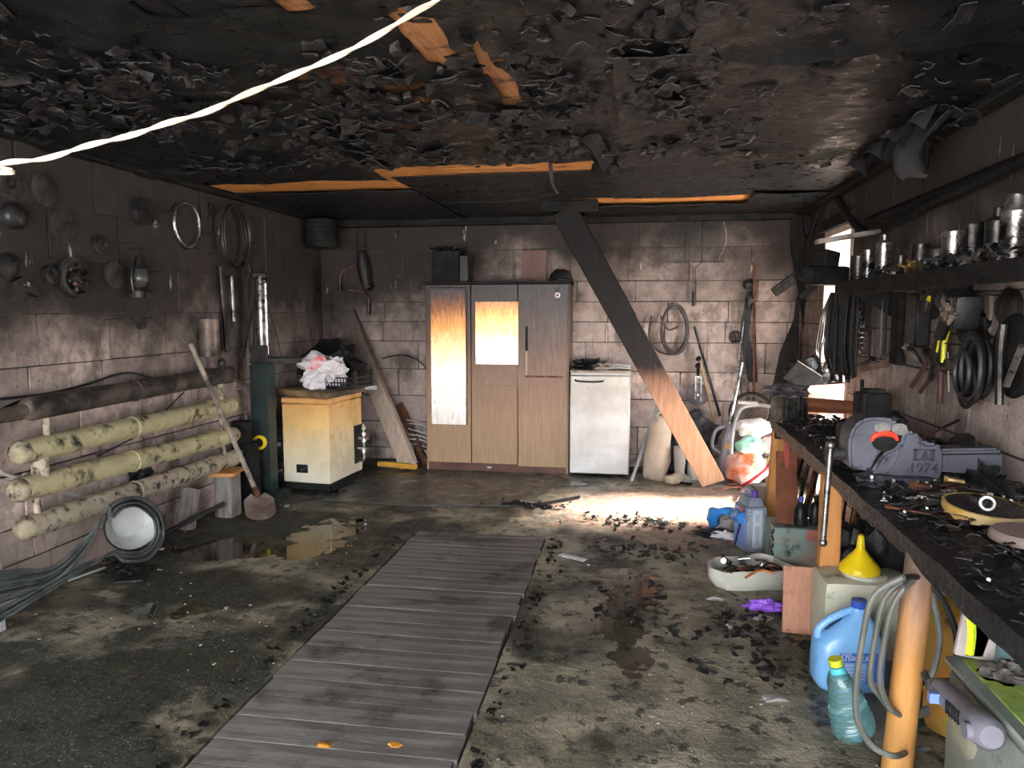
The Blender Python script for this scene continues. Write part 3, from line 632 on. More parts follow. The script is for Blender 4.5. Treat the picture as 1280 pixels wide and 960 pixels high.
b = B(); b.tube([(.02, .55, .2), (.075, .53, .21), (.08, .53, .3), (.08, .53, .56)], .011, 8)
for z in (.3, .4, .46, .52): b.cyl((.08, .53, z-.012), (.08, .53, z+.02), .024, n=8)
b.cyl((.02, .53, .42), (.13, .53, .42), .012, n=8); b.box((.08, .5, .33), (.09, .012, .014)); b.box((.09, .51, .54), (.014, .03, .06)); part('gas_valve', b, mat('nickel', (.6, .58, .55), (.4, .38, .35), 12, .3, metal=.9), t)
# worktop on boiler
b = B(); A = [az(337, 484, .935), az(412, 492, .935), az(449, 484, .935), az(372, 474, .935)]
zc = .912; P2 = [(-3.23, 6.42), (-2.62, 6.07), (-2.50, 6.80), (-3.15, 7.08)]
b.prism(P2, .05, 'xy', .892); one('countertop', 'scorched chipboard slab laid across the boiler top', 'board', b, mat('scorched_chipboard', (.30, .19, .10), (.10, .065, .04), 4, .6, soot=.35))
b = B(); b.box((-2.46, 6.76, .905), (.1, .06, .035)); one('foam_offcut', 'pale offcut poking out from chipboard slab corner', 'block', b, mat('pale_strip', (.5, .48, .45)))
# crate with bag
p = Vector((-2.68, 6.62, .92)); t = thing('plastic_crate', 'black open-mesh plastic crate on the boiler', 'crate', p, (0, 0, -6))
b = B(); cw, cd, chh = .42, .32, .11
b.box((0, 0, .006), (cw, cd, .01))
for s in (-1, 1):
    for z in (.02, .055, .1): b.box((0, s*cd/2, z), (cw, .008, .012)); b.box((s*cw/2, 0, z), (.008, cd, .012))
    for k in range(15): b.box((-cw/2+cw*k/14, s*cd/2, .055), (.008, .006, .1))
    for k in range(11): b.box((s*cw/2, -cd/2+cd*k/10, .055), (.006, .008, .1))
part('mesh_body', b, BLK2, t)
for sx in (-1, 1):
    for sy in (-1, 1): b = B(); b.box((sx*cw/2, sy*cd/2, .08), (.03, .03, .16), bev=.004); part('corner_post', b, BLK2, t)
BAG = mat('white_bag', (.78, .74, .74), (.66, .6, .62), 6, .35, bump=.5, bscale=8, bdist=.02)
BAGR = mat('white_bag_red_print', (.78, .74, .74), (.75, .16, .16), 1, .35, bump=.4, bscale=9, bdist=.015)
t2 = thing('plastic_bag', 'crumpled white carrier bag with red print over the crate', 'bag', (-2.84, 6.52, .93))
b = B(); b.ball((.0, 0, .16), (.19, .14, .13), 4, .42, 8, 2.6); b.ball((.1, .03, .13), (.11, .1, .14), 3, .35, 5, 3); b.ball((-.03, -.09, .06), (.1, .06, .1), 3, .4, 3, 3); part('film', b, BAG, t2)
b = B(); b.prism([(-.09, .17), (-.05, .25), (.02, .29), (.08, .29), (.10, .25), (.05, .2), (0, .165)], .012, c=-.13); part('printed_patch', b, mat('red_print', (.72, .14, .16), (.75, .5, .5), 18, .4), t2)
# corner bucket hung under ceiling, bow saw / brace on back wall
p = Vector((XL+.18, 7.45, 2.27)); t = thing('burnt_bucket', 'black ribbed bucket hung in the far left corner', 'bucket', p)
b = B(); b.lathe([(0, 0), (.15, 0), (.165, .02), (.17, .27), (.18, .28), (.17, .29), (.16, .28), (.15, .03), (0, .02)], 32); part('body', b, CHM, t)
for k in range(5): b = B(); b.ring((0, 0, .06+k*.045), .172, .005, (0, 0, 1), 32); part('rib', b, CHM, t)
p = ab(455, 330, .04)
t = thing('hand_brace', 'cranked hand brace hung on left part of back wall', 'drill', ab(440, 370, .04))
o0 = ab(440, 370, .04); q = [ab(*c, .04)-o0 for c in ((452, 312), (447, 330), (428, 340), (425, 358), (428, 362), (452, 364), (460, 372), (461, 382))]
b = B(); b.tube(q, .011, 8); part('crank', b, RUST, t)
b = B(); b.cyl(q[3]+Vector((0, 0, .03)), q[3]-Vector((0, 0, .05)), .022, n=10); part('grip', b, BLK2, t)
b = B(); b.cyl(q[-1]+Vector((0, 0, .03)), q[-1]-Vector((0, 0, .09)), .024, .018, 10); part('chuck', b, SOOTM, t)
o0 = ab(452, 360, .06); t = thing('umbrella', 'folded black cloth bundle in steel loop on back wall', 'umbrella', o0)
a_, b_, c_ = ab(450, 280, .06)-o0, ab(452, 318, .06)-o0, ab(459, 360, .06)-o0
b = B(); b.tube([b_+Vector((0, 0, .03)), (b_+c_)/2, c_], lambda u: .045+.03*math.sin(u*PI), 10); b.ball(b_, (.05, .05, .05), 2, .3); b.ball(c_+Vector((.01, 0, .02)), (.07, .05, .05), 2, .25); part('cloth', b, CH, t)
b = B(); b.tube([a_+Vector((-.045, 0, -.25)), a_+Vector((-.045, 0, 0)), a_+Vector((.045, 0, 0)), a_+Vector((.045, 0, -.3))], .012, 4, smooth=False); part('loop', b, SOOTM, t)
one('iron_hook', 'dark iron piece on left wall beside the far corner', 'hook', B().box((0, -.02, 0), (.05, .03, .26), bev=.01).box((.0, -.04, -.12), (.03, .05, .04), bev=.01), CHM, al(393, 350, .0), LW)
one('iron_hook', 'small nail hook in the back wall top left block', 'hook', B().cyl((0, .02, 0), (.03, -.06, -.04), .006), NAIL, ab(497, 288, 0))
# leaning boards between boiler and wardrobe
GBW = mat('scorched_board_low', (.5, .4, .3), None, 4, .7, stretch=(6, 6, 1), grad=[(.0, (.55, .42, .33)), (.8, (.50, .38, .31)), (1.2, (.16, .12, .10)), (1.7, (.05, .042, .04))], bump=.3)
def frame(d):
    z = Vector(d).normalized(); x = Vector((0, 1, 0)).cross(z).normalized(); y = z.cross(x); return Matrix((x, y, z)).transposed().to_4x4()
def leanboard(name, label, a, c, w_, t_, m, roll=0, cat='board'):
    a, c = Vector(a), Vector(c); d = c-a; Q = frame(d); b = B()
    b.box((0, 0, d.length/2), (w_, t_, d.length), bev=.004, T=Matrix.Translation(a) @ Q @ Matrix.Rotation(math.radians(roll), 4, 'Z')); return one(name, label, cat, b, m)
leanboard('wooden_plank', 'wide grey board leaning on back wall left of wardrobe', (-2.28, 7.36, .03), (-3.1, 7.78, 1.6), .2, .03, GBW, 0)
leanboard('wooden_plank', 'narrow pink-edged board leaning in front of the wide board', (-2.2, 7.30, .03), (-2.93, 7.70, 1.42), .045, .05, GBW, 0)
leanboard('wooden_plank', 'short brown stick leaning beside the wardrobe foot', (-2.14, 7.5, .02), (-2.52, 7.8, .62), .07, .03, RUST)
leanboard('wooden_plank', 'yellow-orange batten lying on floor left of wardrobe', (-2.62, 7.38, .045), (-2.18, 7.28, .045), .05, .05, mat('yellow_orange_wood', (.75, .42, .06), (.6, .3, .04), 4, .6), 0)
b = B(); b.tube([ab(478, 448, .05), ab(500, 444, .08), ab(520, 449, .1), ab(535, 462, .12)], .007, 6); one('bent_rod', 'thin arched wire on back wall left of wardrobe', 'wire', b, RUBBER)
t = thing('strip_bundle', 'loose pale strips on the floor left of wardrobe', 'strips', (-2.25, 7.6, .0))
for k in range(7):
    b = B(); z = .12+.05*k; b.tube([(-.12, R_(-.05, .1), z+.06), (.02, R_(-.05, .1), z+.04), (.14, R_(-.05, .1), z-.02)], .008, 6); part('strip', b, mat('pale_strip', (.5, .48, .45)), t)
# ================= BACK WALL: WARDROBE =================
WDZ = [(.0, (.46, .30, .17)), (.55, (.42, .26, .155)), (.95, (.30, .17, .105)), (1.3, (.145, .08, .055)), (1.65, (.06, .036, .03)), (1.95, (.025, .02, .02))]
WD = mat('wardrobe_veneer', (.4, .3, .2), None, 5, .4, grad=WDZ, gdist=.12, stretch=(14, 14, .8), bump=.08)
WP = mat('wardrobe_plinth', (.16, .07, .05), (.09, .04, .03), 5, .5, bump=.1)
FILM = mat('blistered_mirror_film', (.8, .7, .6), None, 7, .3, grad=[(.42, (.80, .76, .72)), (.95, (.88, .82, .74)), (1.2, (.95, .70, .38)), (1.45, (.62, .28, .08)), (1.65, (.2, .07, .03)), (1.8, (.04, .03, .03))], gdist=.16, stretch=(7, 7, .9), bump=.5, bscale=34, bdist=.004, rvar=.1, metal=.42)  # pale stops paint in the reflected daylight; orange to black is burn
FILM2 = mat('blistered_mirror_film_short', (.8, .7, .6), None, 7, .3, grad=[(1.12, (.62, .52, .54)), (1.22, (.92, .86, .74)), (1.4, (.88, .60, .26)), (1.6, (.60, .28, .10)), (1.76, (.2, .10, .07))], gdist=.12, stretch=(7, 7, .9), bump=.5, bscale=34, bdist=.004, rvar=.1, metal=.55)  # pale band is a painted reflection of daylight, browner stops are burn
WX0, WX1, WY = -2.10, -.645, 7.37
t = thing('wardrobe', 'tall three-door wooden wardrobe with scorched doors against back wall', 'wardrobe', (WX0, WY, 0))
Wd = WX1-WX0
b = B(); bx(b, 0, .02, .02, .44, 0, 1.91); part('side_panel', b, WD, t); b = B(); bx(b, Wd-.02, Wd, .02, .44, 0, 1.91); part('side_panel', b, WD, t)
b = B(); bx(b, -.005, Wd+.01, .0, .45, 1.89, 1.915); part('top_panel', b, CHM, t)
b = B(); bx(b, .02, Wd-.02, .43, .44, 0, 1.89); part('back_panel', b, CHM, t)
b = B(); bx(b, .02, Wd-.02, .03, .045, 0, .085); part('plinth', b, WP, t)
dx = [.01, .475, .95, Wd-.005]; dr_ = []
for i in range(3):
    b = B(); bx(b, dx[i]+.003, dx[i+1]-.004, (0, 0, -.006)[i], .018, (.085, .085, .07)[i], 1.885, .003); dr_.append(part('door', b, WD, t))
def rel(px, py): q = at(px, py, y=WY)-Vector((WX0, WY, 0)); return q.x, q.z
x0, z1 = rel(538, 361); x1, z0 = rel(583, 531)
b = B(); bx(b, x0, x1, -.005, 0, z0, z1, .002); part('door_film', b, FILM, dr_[0], 'peeling mirror film, reflection painted white below, burnt brown above')
b = B(); b.tube([(x0-.01, -.004, z1+.01), (x1, -.004, z1+.01), (x1+.012, -.004, z1-.05), (x1+.008, -.004, z0)], .004, 5, smooth=False); part('film_edge', b, GREY, dr_[0])
x0, z1 = rel(594, 377); x1, z0 = rel(648, 456)
b = B(); bx(b, x0, x1, -.005, 0, z0, z1, .002); part('door_film', b, FILM2, dr_[1], 'short burnt-orange mirror film with a painted pale reflection')
x0, z1 = rel(605, 458); x1, z0 = rel(647, 483)
b = B(); b.tube([(x0, -.002, z1), (x0+.003, -.002, z0+.015), (x1, -.002, z0), (x1, -.002, z1)], .005, 4, smooth=False); part('torn_outline', b, mat('torn_edge', (.5, .38, .3)), dr_[1])
x0, z1 = rel(657, 408); x1, z0 = rel(704, 470)
b = B(); bx(b, x0, x0+.022, -.01, -.006, (z0+z1)/2, z1); part('torn_strip', b, CHM, dr_[2])
b = B(); bx(b, x0, x0+.022, -.01, -.006, z0, (z0+z1)/2); part('torn_strip', b, mat('bare_chipboard', (.6, .4, .3)), dr_[2])
b = B(); bx(b, x0, x1, -.01, -.006, z0-.018, z0); part('torn_strip', b, RUST, dr_[2])
b = B(); bx(b, x0+.03, x1, -.009, -.006, z0, z1+.1); part('mirror_backing', b, WD, dr_[2])
sx_, sz_ = rel(697, 369); b = B(); b.lathe([(.012, 0), (.028, 0), (.028, .004), (.012, .004), (.012, 0)], 16, (sx_, -.006, sz_), (0, -1, 0)); part('round_sticker', b, mat('red_white', (.55, .3, .3), (.7, .65, .65), 40, .5), dr_[2])
b = B(); b.tube([(sx_, -.008, sz_+.03), (sx_-.02, -.01, sz_+.07)], .004); b.tube([(sx_, -.008, sz_+.03), (sx_+.02, -.01, sz_+.07)], .004); b.box((sx_-.015, -.008, sz_-.04), (.012, .004, .03)); b.box((sx_+.018, -.008, sz_-.04), (.012, .004, .03)); part('sticker_legs', b, BLK2, dr_[2])
lx, lz = rel(611, 584); b = B(); b.ball((lx, .02, lz), (.035, .02, .02), 1, .5, 3); part('padlock', b, STEEL, t)
p = Vector((-2.05, 7.5, 1.916)); t = thing('burnt_tin_box', 'black tin box full of burnt scraps on wardrobe top', 'box', p)
bw = .27; b = B(); bh = .31
for (c, d) in (((bw/2, 0, bh/2), (bw, .01, bh)), ((bw/2, .25, bh/2), (bw, .01, bh)), ((0, .125, bh/2), (.01, .25, bh)), ((bw, .125, bh/2), (.01, .25, bh)), ((bw/2, .125, .01), (bw, .25, .02))): b.box(c, d)
part('body', b, CHM, t)
b = B(); b.box((bw+.055, .1, bh/2-.02), (.1, .2, bh-.04), bev=.01); part('side_tank', b, BLK2, t)
b = B(); rr = random.Random(5)
for k in range(45): flake(b, (rr.uniform(0, bw), rr.uniform(0, .24), bh-.01+rr.random()*.05), rr.uniform(.05, .11), rr)
part('burnt_scraps', b, CH, t, kind='stuff', ang=60)
q = at(652, 352, y=7.6); p = Vector((q.x, 7.62, 1.916)); one('brown_board', 'small brown upright board on wardrobe top', 'board', B().box((.13, 0, .16), (.25, .03, .32), (-4, 0, 0), .003), mat('brown_fibreboard', (.17, .09, .075), (.11, .06, .05), 3, .6, soot=.1), p)
q = at(701, 350, y=7.6); t = thing('helmet', 'black burnt helmet on right end of wardrobe top', 'helmet', (q.x, 7.6, 1.916)); b = B(); b.ball((0, 0, .03), (.12, .12, .1), 3, .05, 2, flat=0); part('shell', b, BLK2, t); b = B(); b.ring((0, 0, .015), .122, .01, (0, 0, 1)); part('brim', b, BLK2, t)
b = B(); b.box((-1.25, 7.5, 1.925), (.5, .2, .015), (0, 0, 5), .003); one('charred_lath', 'thin charred lath lying on wardrobe top', 'slat', b, CH)
# fridge
FR = mat('fridge_enamel', (.6, .6, .6), None, 3, .3, grad=[(.05, (.80, .79, .78)), (.6, (.72, .70, .67)), (.85, (.56, .51, .45)), (1.06, (.36, .31, .26))], gdist=.2, bump=.03, coat=.3)
t = thing('refrigerator', 'small white refrigerator with sooty top beside the wardrobe', 'refrigerator', (-.625, 7.31, 0))
fw = .585
b = B(); bx(b, .0, fw, .045, .5, .03, 1.03, .006); part('cabinet', b, FR, t)
b = B(); bx(b, .0, fw-.005, .0, .04, .03, 1.0, .01); d_ = part('door', b, FR, t)
b = B(); bx(b, -.005, fw+.005, -.005, .5, 1.032, 1.05, .004); part('top_plate', b, mat('aged_cream', (.45, .38, .3), (.28, .23, .18), 5, .5, soot=.2), t)
b = B(); b.tube([(.05, -.005, .955), (.08, -.028, .945), (.2, -.03, .94), (.3, -.028, .945), (.32, -.005, .95)], .009, 8); part('handle', b, BLK2, d_)
for xx in (.05, fw-.05): b = B(); b.cyl((xx, .06, 0), (xx, .06, .035), .02, n=10); part('foot', b, BLK2, t)
b = B(); b.ball((-.45, 7.5, 1.09), (.14, .1, .06), 3, .5, 3, 3, flat=-.04); one('black_rag', 'black crumpled rag on the left of the refrigerator top', 'rag', b, CH)
b = B(); b.ball((-.33, 7.52, 1.075), (.12, .1, .04), 3, .5, 9, 3, flat=-.024); one('cream_rag', 'crumpled cream cloth on the middle of the refrigerator top', 'rag', b, mat('cream_cloth', (.55, .46, .36), (.35, .28, .2), 8, .8, bump=.4))
t = thing('rope_hank', 'folded white rope on the right of the refrigerator top', 'rope', (-.15, 7.45, 1.062))
for k in range(5): b = B(); b.tube([(-.1, R_(-.03, .03), .008*k), (0, R_(-.05, .05), .008*k+.01), (.1, R_(-.03, .03), .008*k), (.02, .08, .008*k), (-.09, .05, .01)], .008, 6); part('rope_turn', b, mat('white_rope', (.6, .57, .54), (.45, .42, .4), 20, .8), t)
# ================= BACK WALL, RIGHT OF THE REFRIGERATOR =================
BRM = mat('brace_timber', (.5, .3, .2), None, 4, .65, stretch=(8, 8, .8), grad=[(.0, (.62, .36, .22)), (.72, (.58, .33, .21)), (.95, (.34, .19, .13)), (1.12, (.035, .03, .028)), (2.2, (.014, .013, .014))], gdist=.12, spec=.12, bump=.4, bscale=26)
a = az(893, 609, .02); a.y = 7.0; a = at(893, 607, y=7.02); a.z = .012
c = at(700, 250, y=6.75); c.z = ZC-.03; d = c-a
t = thing('wooden_brace', 'diagonal prop beam, charred above and bare orange wood below', 'beam', a)
Q = frame(d)
b = B(); L_ = d.length; b.box((0, 0, L_/2-.02), (.23, .045, L_-.08), bev=.006, T=Q)
for v in b.bm.verts: v.co.z = max(v.co.z, 0)
part('plank', b, BRM, t)
b = B(); b.box(d*.73+Vector((.05, .04, .05)), (.04, .1, .95), bev=.004, T=None) if False else b.box((.09, .05, L_*.78), (.06, .05, L_*.38), bev=.004, T=Q); part('side_batten', b, CHM, t)
for k in range(4):
    b = B(); q = a+d*(.44)-a; p_ = Q @ Vector((-.05+k*.035, -.02, L_*.42)); b.cyl(p_, p_+Vector((0, -.012, 0)), .006, n=6); part('nail', b, NAIL, t)
b = B(); b.box(at(712, 258, y=6.75), (.5, .12, .1), bev=.01); one('charred_beam', 'short charred block where the prop meets the ceiling', 'beam', b, CHM)
# wire grill with handle
o0 = ab(870, 302, .04); t = thing('wire_grill', 'fine wire-mesh barbecue grill hung upside down on back wall', 'grill', o0)
x0, z1 = (ab(834, 276, .04)-o0).x, (ab(834, 276, .04)-o0).z; x1, z0 = (ab(905, 327, .04)-o0).x, (ab(905, 327, .04)-o0).z
b = B()
for i in range(33): xx = x0+(x1-x0)*i/32; b.box((xx, 0, (z0+z1)/2), (.003, .004, z1-z0))
for i in range(25): zz = z0+(z1-z0)*i/24; b.box(((x0+x1)/2, -.003, zz), (x1-x0, .004, .003))
part('mesh_wires', b, SOOTM, t, kind='stuff')
b = B(); b.tube([(x0, 0, z0), (x1, 0, z0), (x1, 0, z1), (x0, 0, z1)], .006, 6, True, False); part('frame', b, SOOTM, t)
h1 = ab(868, 385, .05)-o0; b = B(); b.tube([(-.1, -.01, z1), (-.1, -.01, z0), (-.02, -.01, z0-.06), (-.02, -.01, h1.z+.1)], .005, 6, smooth=False); b.tube([(.06, -.01, z1), (.06, -.01, z0), (.0, -.01, z0-.06), (.0, -.01, h1.z+.1)], .005, 6, smooth=False); part('handle_wires', b, SOOTM, t)
b = B(); b.cyl((-.01, -.01, h1.z+.16), (-.01, -.01, h1.z+.02), .018, n=8); part('grip', b, BLK2, t)
b = B(); b.tube([ab(903, 232, .02), ab(905, 275, .03), ab(908, 300, .03), ab(898, 325, .03)], .003, 4); one('string', 'thin pale string hanging beside the wire grill', 'string', b, mat('pale_strip', (.5, .48, .45)))
# hanging hose
HOSE = mat('dark_hose', (.09, .07, .065), (.05, .04, .04), 6, .5, soot=.2)
o0 = ab(840, 410, .05); t = thing('hose_coil', 'brown hose coiled in an oval on the back wall blocks', 'hose', o0)
for k in range(3):
    b = B(); b.ring((R_(-.03, .03), -.012*k, R_(-.03, .02)), .125, .011, sy=1.9, n=32); part('hose_turn', b, HOSE, t)
def rb_(px, py, off=.05): return ab(px, py, off)-o0
b = B(); b.tube([rb_(835, 380), rb_(848, 385), rb_(860, 410), rb_(852, 440), rb_(825, 440), rb_(812, 420), rb_(815, 395)], .011, 8); b.tube([rb_(826, 395), rb_(835, 412), rb_(848, 408)], .01, 6); part('hose_end', b, HOSE, t)
b = B(); b.cyl(rb_(840, 379, -.02), rb_(840, 379, .1), .008, n=6); part('nail', b, NAIL, t)
for nm, lb, ct, pts, r, m_ in (
    ('steel_rod', 'long dark rod leaning beside the hose coil, upper end at hose', 'rod', [(868, 408), (900, 520)], .014, SOOTM),
    ('steel_rod', 'yellowish-brown stick leaning behind the hanging wheel', 'rod', [(876, 455), (897, 545)], .013, mat('brass_tube', (.5, .36, .2), (.3, .2, .1), 5, .4, metal=.5)),
    ('rusty_pipe', 'tall thin rusty pipe standing against wall near the corner', 'pipe', [(943, 330), (942, 505)], .014, RUST),
    ('steel_rod', 'bright thin rod with small hook, down to grey trimmer', 'rod', [(930, 400), (921, 470), (915, 520)], .008, BRIGHT)):
    b = B(); b.tube([ab(*q, .09 if 'pipe' in nm else .12) for q in pts], r, 8, smooth=False); one(nm, lb, ct, b, m_)
o0 = ab(937, 420, .06); t = thing('cable_bundle', 'black cable bundle with plug hanging on wall near far right corner', 'cable', o0)
for k in range(5):
    b = B(); q = R_(-.02, .02); b.tube([ab(938+k, 352, .05)-o0, ab(931+k*2, 385, .07)-o0, ab(927+k*2, 420, .07)-o0, ab(932+k*3, 452, .07)-o0, ab(938+k*2, 478, .06)-o0, ab(944, 440, .06)-o0, ab(942, 380, .05)-o0], .009, 6); part('cable_turn', b, RUBBER, t)
b = B(); b.ball(ab(935, 355, .07)-o0, (.05, .05, .05), 2, .3); b.ball(ab(937, 375, .07)-o0, (.04, .04, .09), 2, .4); part('plug', b, BLK2, t)
o0 = ab(919, 421, .06); t = thing('wire_whisk', 'small black wire reel hanging left of the cable bundle', 'reel', o0)
for k in range(6): b = B(); b.ring((0, 0, 0), .06, .005, (math.cos(k*PI/6), math.sin(k*PI/6), .3), 16); part('wire_loop', b, SOOTM, t)
# hanging wheel pulley
o0 = ab(872, 493, .08); t = thing('pulley_block', 'grey disc wheel in a fork hung on the back wall', 'pulley', o0)
b = B(); b.lathe([(0, -.015), (.105, -.015), (.115, -.008), (.115, .008), (.105, .015), (0, .015)], 32, axis=(0, 1, 0)); part('wheel', b, mat('grey_rubber_disc', (.22, .19, .19), (.15, .13, .13), 6, .6), t)
b = B(); b.box((-.025, -.03, .06), (.014, .012, .24)); b.box((.03, -.03, .06), (.014, .012, .24)); b.box((0, -.02, .18), (.08, .03, .02)); part('fork', b, STEEL, t)
b = B(); b.cyl((0, -.05, 0), (0, .03, 0), .012, n=8); part('axle', b, BRIGHT, t)
b = B(); b.tube([(.0, 0, .18), (.0, .02, .3)], .016, 8); b.ball((0, 0, .29), .035, 1); b.ball((0, .01, .36), .03, 1); part('hook', b, SOOTM, t)
# things standing at the wall foot
leanboard('steel_pole', 'grey square tube leaning between refrigerator and canvas sack', az(789, 602, .02), ab(826, 495, .1), .03, .03, mat('grey_tube', (.30, .31, .31), (.2, .2, .2), 5, .4), 0, 'pole')
b = B(); b.box(az(800, 575, 0)+Vector((.12, .12, .2)), (.3, .2, .36), bev=.01); one('cardboard_box', 'pale box on floor behind the leaning grey tube', 'box', b, mat('pale_box', (.5, .45, .41), (.36, .32, .29), 4, .7, soot=.2))
SACK = mat('canvas_sack', (.52, .42, .33), (.42, .33, .25), 5, .8, bump=.5, bscale=12, bdist=.02, soot=.1)
p = az(826, 598, 0); p.y = 7.3; p = Vector((.20, 7.28, 0)); t = thing('canvas_sack', 'tall beige canvas sack standing right of the refrigerator', 'sack', p, (0, 6, 0))
b = B(); b.lathe([(0, .02), (.09, .005), (.115, .04), (.12, .2), (.112, .4), (.10, .55), (.085, .6), (.075, .62), (0, .60)], 24, sy=.75)
for v in b.bm.verts: v.co += Vector((noise.noise(v.co*8), noise.noise(v.co*8+Vector((9, 0, 0))), 0))*.03
part('body', b, SACK, t); b = B(); b.tube([(-.06, 0, .6), (-.03, -.02, .66), (.04, -.02, .665), (.07, 0, .6)], .008, 6); part('carry_loop', b, mat('white_rope', (.6, .57, .54)), t)
GP = mat('grey_rubber_boot', (.36, .32, .28), (.28, .25, .22), 5, .6)
p = az(848, 598, 0); t = thing('rubber_boot', 'grey rubber boot standing right of the canvas sack', 'boot', (p.x, 7.22, 0), (0, 0, -50))
b = B(); b.lathe([(.045, .08), (.052, .18), (.06, .33), (.062, .34), (.055, .34), (.0, .32)], 18); b.ball((0, 0, .07), (.05, .055, .06), 2); b.ball((.05, -.0, .045), (.115, .048, .045), 3, flat=-.03); part('shaft', b, GP, t)
b = B(); b.ball((.05, 0, .012), (.125, .054, .018), 2); part('sole', b, BLK2, t)
p = az(868, 590, 0); t = thing('plastic_jerrycan', 'white plastic can with blue cap behind the rubber boot', 'can', (p.x, 7.42, 0))
WPL = mat('milky_plastic', (.66, .62, .55), (.55, .51, .45), 5, .35, soot=.08)
b = B(); b.lathe([(.0, 0), (.085, 0), (.095, .02), (.095, .2), (.08, .25), (.03, .28), (.03, .3), (0, .3)], 20, power=4); part('body', b, WPL, t)
b = B(); b.lathe([(.034, .0), (.034, .035), (0, .035)], 12, (0, 0, .298)); part('cap', b, mat('blue_cap', (.08, .12, .55), None, 5, .4), t)
b = B(); b.ball((-.03, 0, .33), (.02, .02, .03), 1) ; b.tube([(.06, 0, .22), (.09, 0, .28), (.03, 0, .3)], .01, 6); part('handle', b, WPL, t)
p = Vector((.52, 7.5, .0)); b = B(); b.ball(p+Vector((.0, .05, .3)), (.26, .2, .31), 4, .3, 12, 2.2, flat=-.295); one('garbage_bag', 'shiny black full garbage bag behind the prop foot', 'bag', b, mat('glossy_black_bag', (.05, .05, .06), (.025, .025, .03), 5, .3, bump=.9, bscale=9, bdist=.04))
p = Vector((.38, 7.12, 0)); b = B(); b.ball(p+Vector((0, 0, .05)), (.09, .07, .055), 2, .3, flat=-.045); one('crumpled_bag', 'small pale rag on floor left of the prop foot', 'rag', b, mat('cream_cloth', (.55, .46, .36)))
# grass trimmer / grey tool
o0 = Vector((.83, 7.28, 0)); t = thing('leaf_blower', 'upright lavender-grey garden tool between the prop and bags', 'tool', o0, (0, 6, 0))
LAV = mat('lavender_plastic', (.21, .20, .24), (.15, .145, .17), 4, .4)
b = B(); b.lathe([(0, 0), (.05, 0), (.06, .04), (.062, .2), (.045, .3), (.05, .42), (.035, .5), (.02, .56), (0, .56)], 16, sy=.7); part('body', b, LAV, t)
b = B(); b.tube([(-.05, 0, .28), (-.13, 0, .33), (-.12, 0, .48), (-.04, 0, .54)], .018, 8); part('handle', b, LAV, t)
b = B(); b.box((.0, -.05, .36), (.04, .01, .05)); part('trigger', b, ORW, t)
b = B(); b.tube([(.0, 0, .55), (.03, .05, .9), (.05, .1, 1.15)], .016, 8); part('tube', b, BRIGHT, t)
b = B(); pts = [at(914, 568, y=7.15), at(916, 540, y=7.2), at(925, 512, y=7.3), at(945, 506, y=7.35), at(962, 508, y=7.4)]
b.tube(pts, .02, 8); one('vacuum_hose', 'grey bent hose arching in front of the stacked bags', 'hose', b, mat('grey_tube', (.3, .31, .31)))
o0 = at(938, 515, y=7.55); t = thing('bicycle_wheel', 'old bicycle wheel leaning behind the bags at far wall', 'wheel', o0, (12, 0, 0))
b = B(); b.ring((0, 0, 0), .19, .018, n=40); part('tyre', b, RUBBER, t); b = B(); b.ring((0, 0, 0), .168, .008, n=40); part('rim', b, STEEL, t)
b = B(); b.cyl((0, -.03, 0), (0, .03, 0), .018, n=10); part('hub', b, STEEL, t); b = B(); [b.tube([(0, 0, 0), (.165*math.cos(k*PI/10), 0, .165*math.sin(k*PI/10))], .0018, 4) for k in range(20)]; part('spokes', b, STEEL, t, kind='stuff')
b = B(); b.cyl(at(923, 503, y=7.3), at(947, 504, y=7.25), .018, n=10); one('pale_tube', 'short pale tube lying across the bicycle wheel top', 'tube', b, mat('pale_strip', (.5, .48, .45)))
for nm, lb, px, py, y_, r, m_, sd in (
    ('flour_sack', 'rolled white sack on top of the bags by the far wall', 943, 535, 7.25, (.17, .1, .085), BAG, 21),
    ('shopping_bag', 'mint green stuffed plastic bag under the rolled white sack', 938, 558, 7.22, (.14, .11, .10), mat('mint_bag', (.18, .62, .46), (.6, .62, .58), 2.5, .3, bump=.5, bscale=9, bdist=.02), 22),
    ('shopping_bag', 'orange and white bag at the bottom of the bag pile', 932, 585, 7.2, (.18, .13, .17), mat('orange_white_bag', (.62, .14, .05), (.78, .72, .66), 4.5, .35, bump=.5, bscale=9, bdist=.02), 23),
    ('shopping_bag', 'pinkish white bag right of mint green bag', 958, 560, 7.4, (.12, .1, .12), mat('pink_bag', (.75, .45, .42), (.8, .7, .68), 4, .35, bump=.5, bscale=9, bdist=.02), 24),
    ('cardboard_pack', 'light green-beige pack at far right of the bag pile', 967, 590, 7.25, (.11, .1, .17), mat('beige_green', (.42, .40, .25), (.36, .32, .2), 3, .6), 25)):
    b = B(); q = at(px, py, y=y_); b.ball(q, r, 3, .16, sd, 2.4, rot=(0, R_(-6, 6), 0))
    for v in b.bm.verts: v.co.z = max(v.co.z, .005)
    one(nm, lb, 'bag' if 'pack' not in nm else 'package', b, m_)
b = B(); b.tube([at(972, 560, y=6.9), at(960, 585, y=6.85), at(942, 600, y=6.8), az(930, 607, .024)], .022, 8); one('red_hose', 'thick red hose curving down beside the bag pile', 'hose', b, mat('red_plastic', (.55, .06, .07), (.4, .04, .05), 5, .4))
b = B(); b.tube([at(974, 577, y=6.7), at(958, 592, y=6.65), at(937, 608, y=6.55), az(927, 614, .02)], .018, 8); one('pink_hose', 'pink-white bent tube in front of the red hose', 'hose', b, mat('pink_plastic', (.7, .45, .48), (.6, .4, .42), 5, .4))
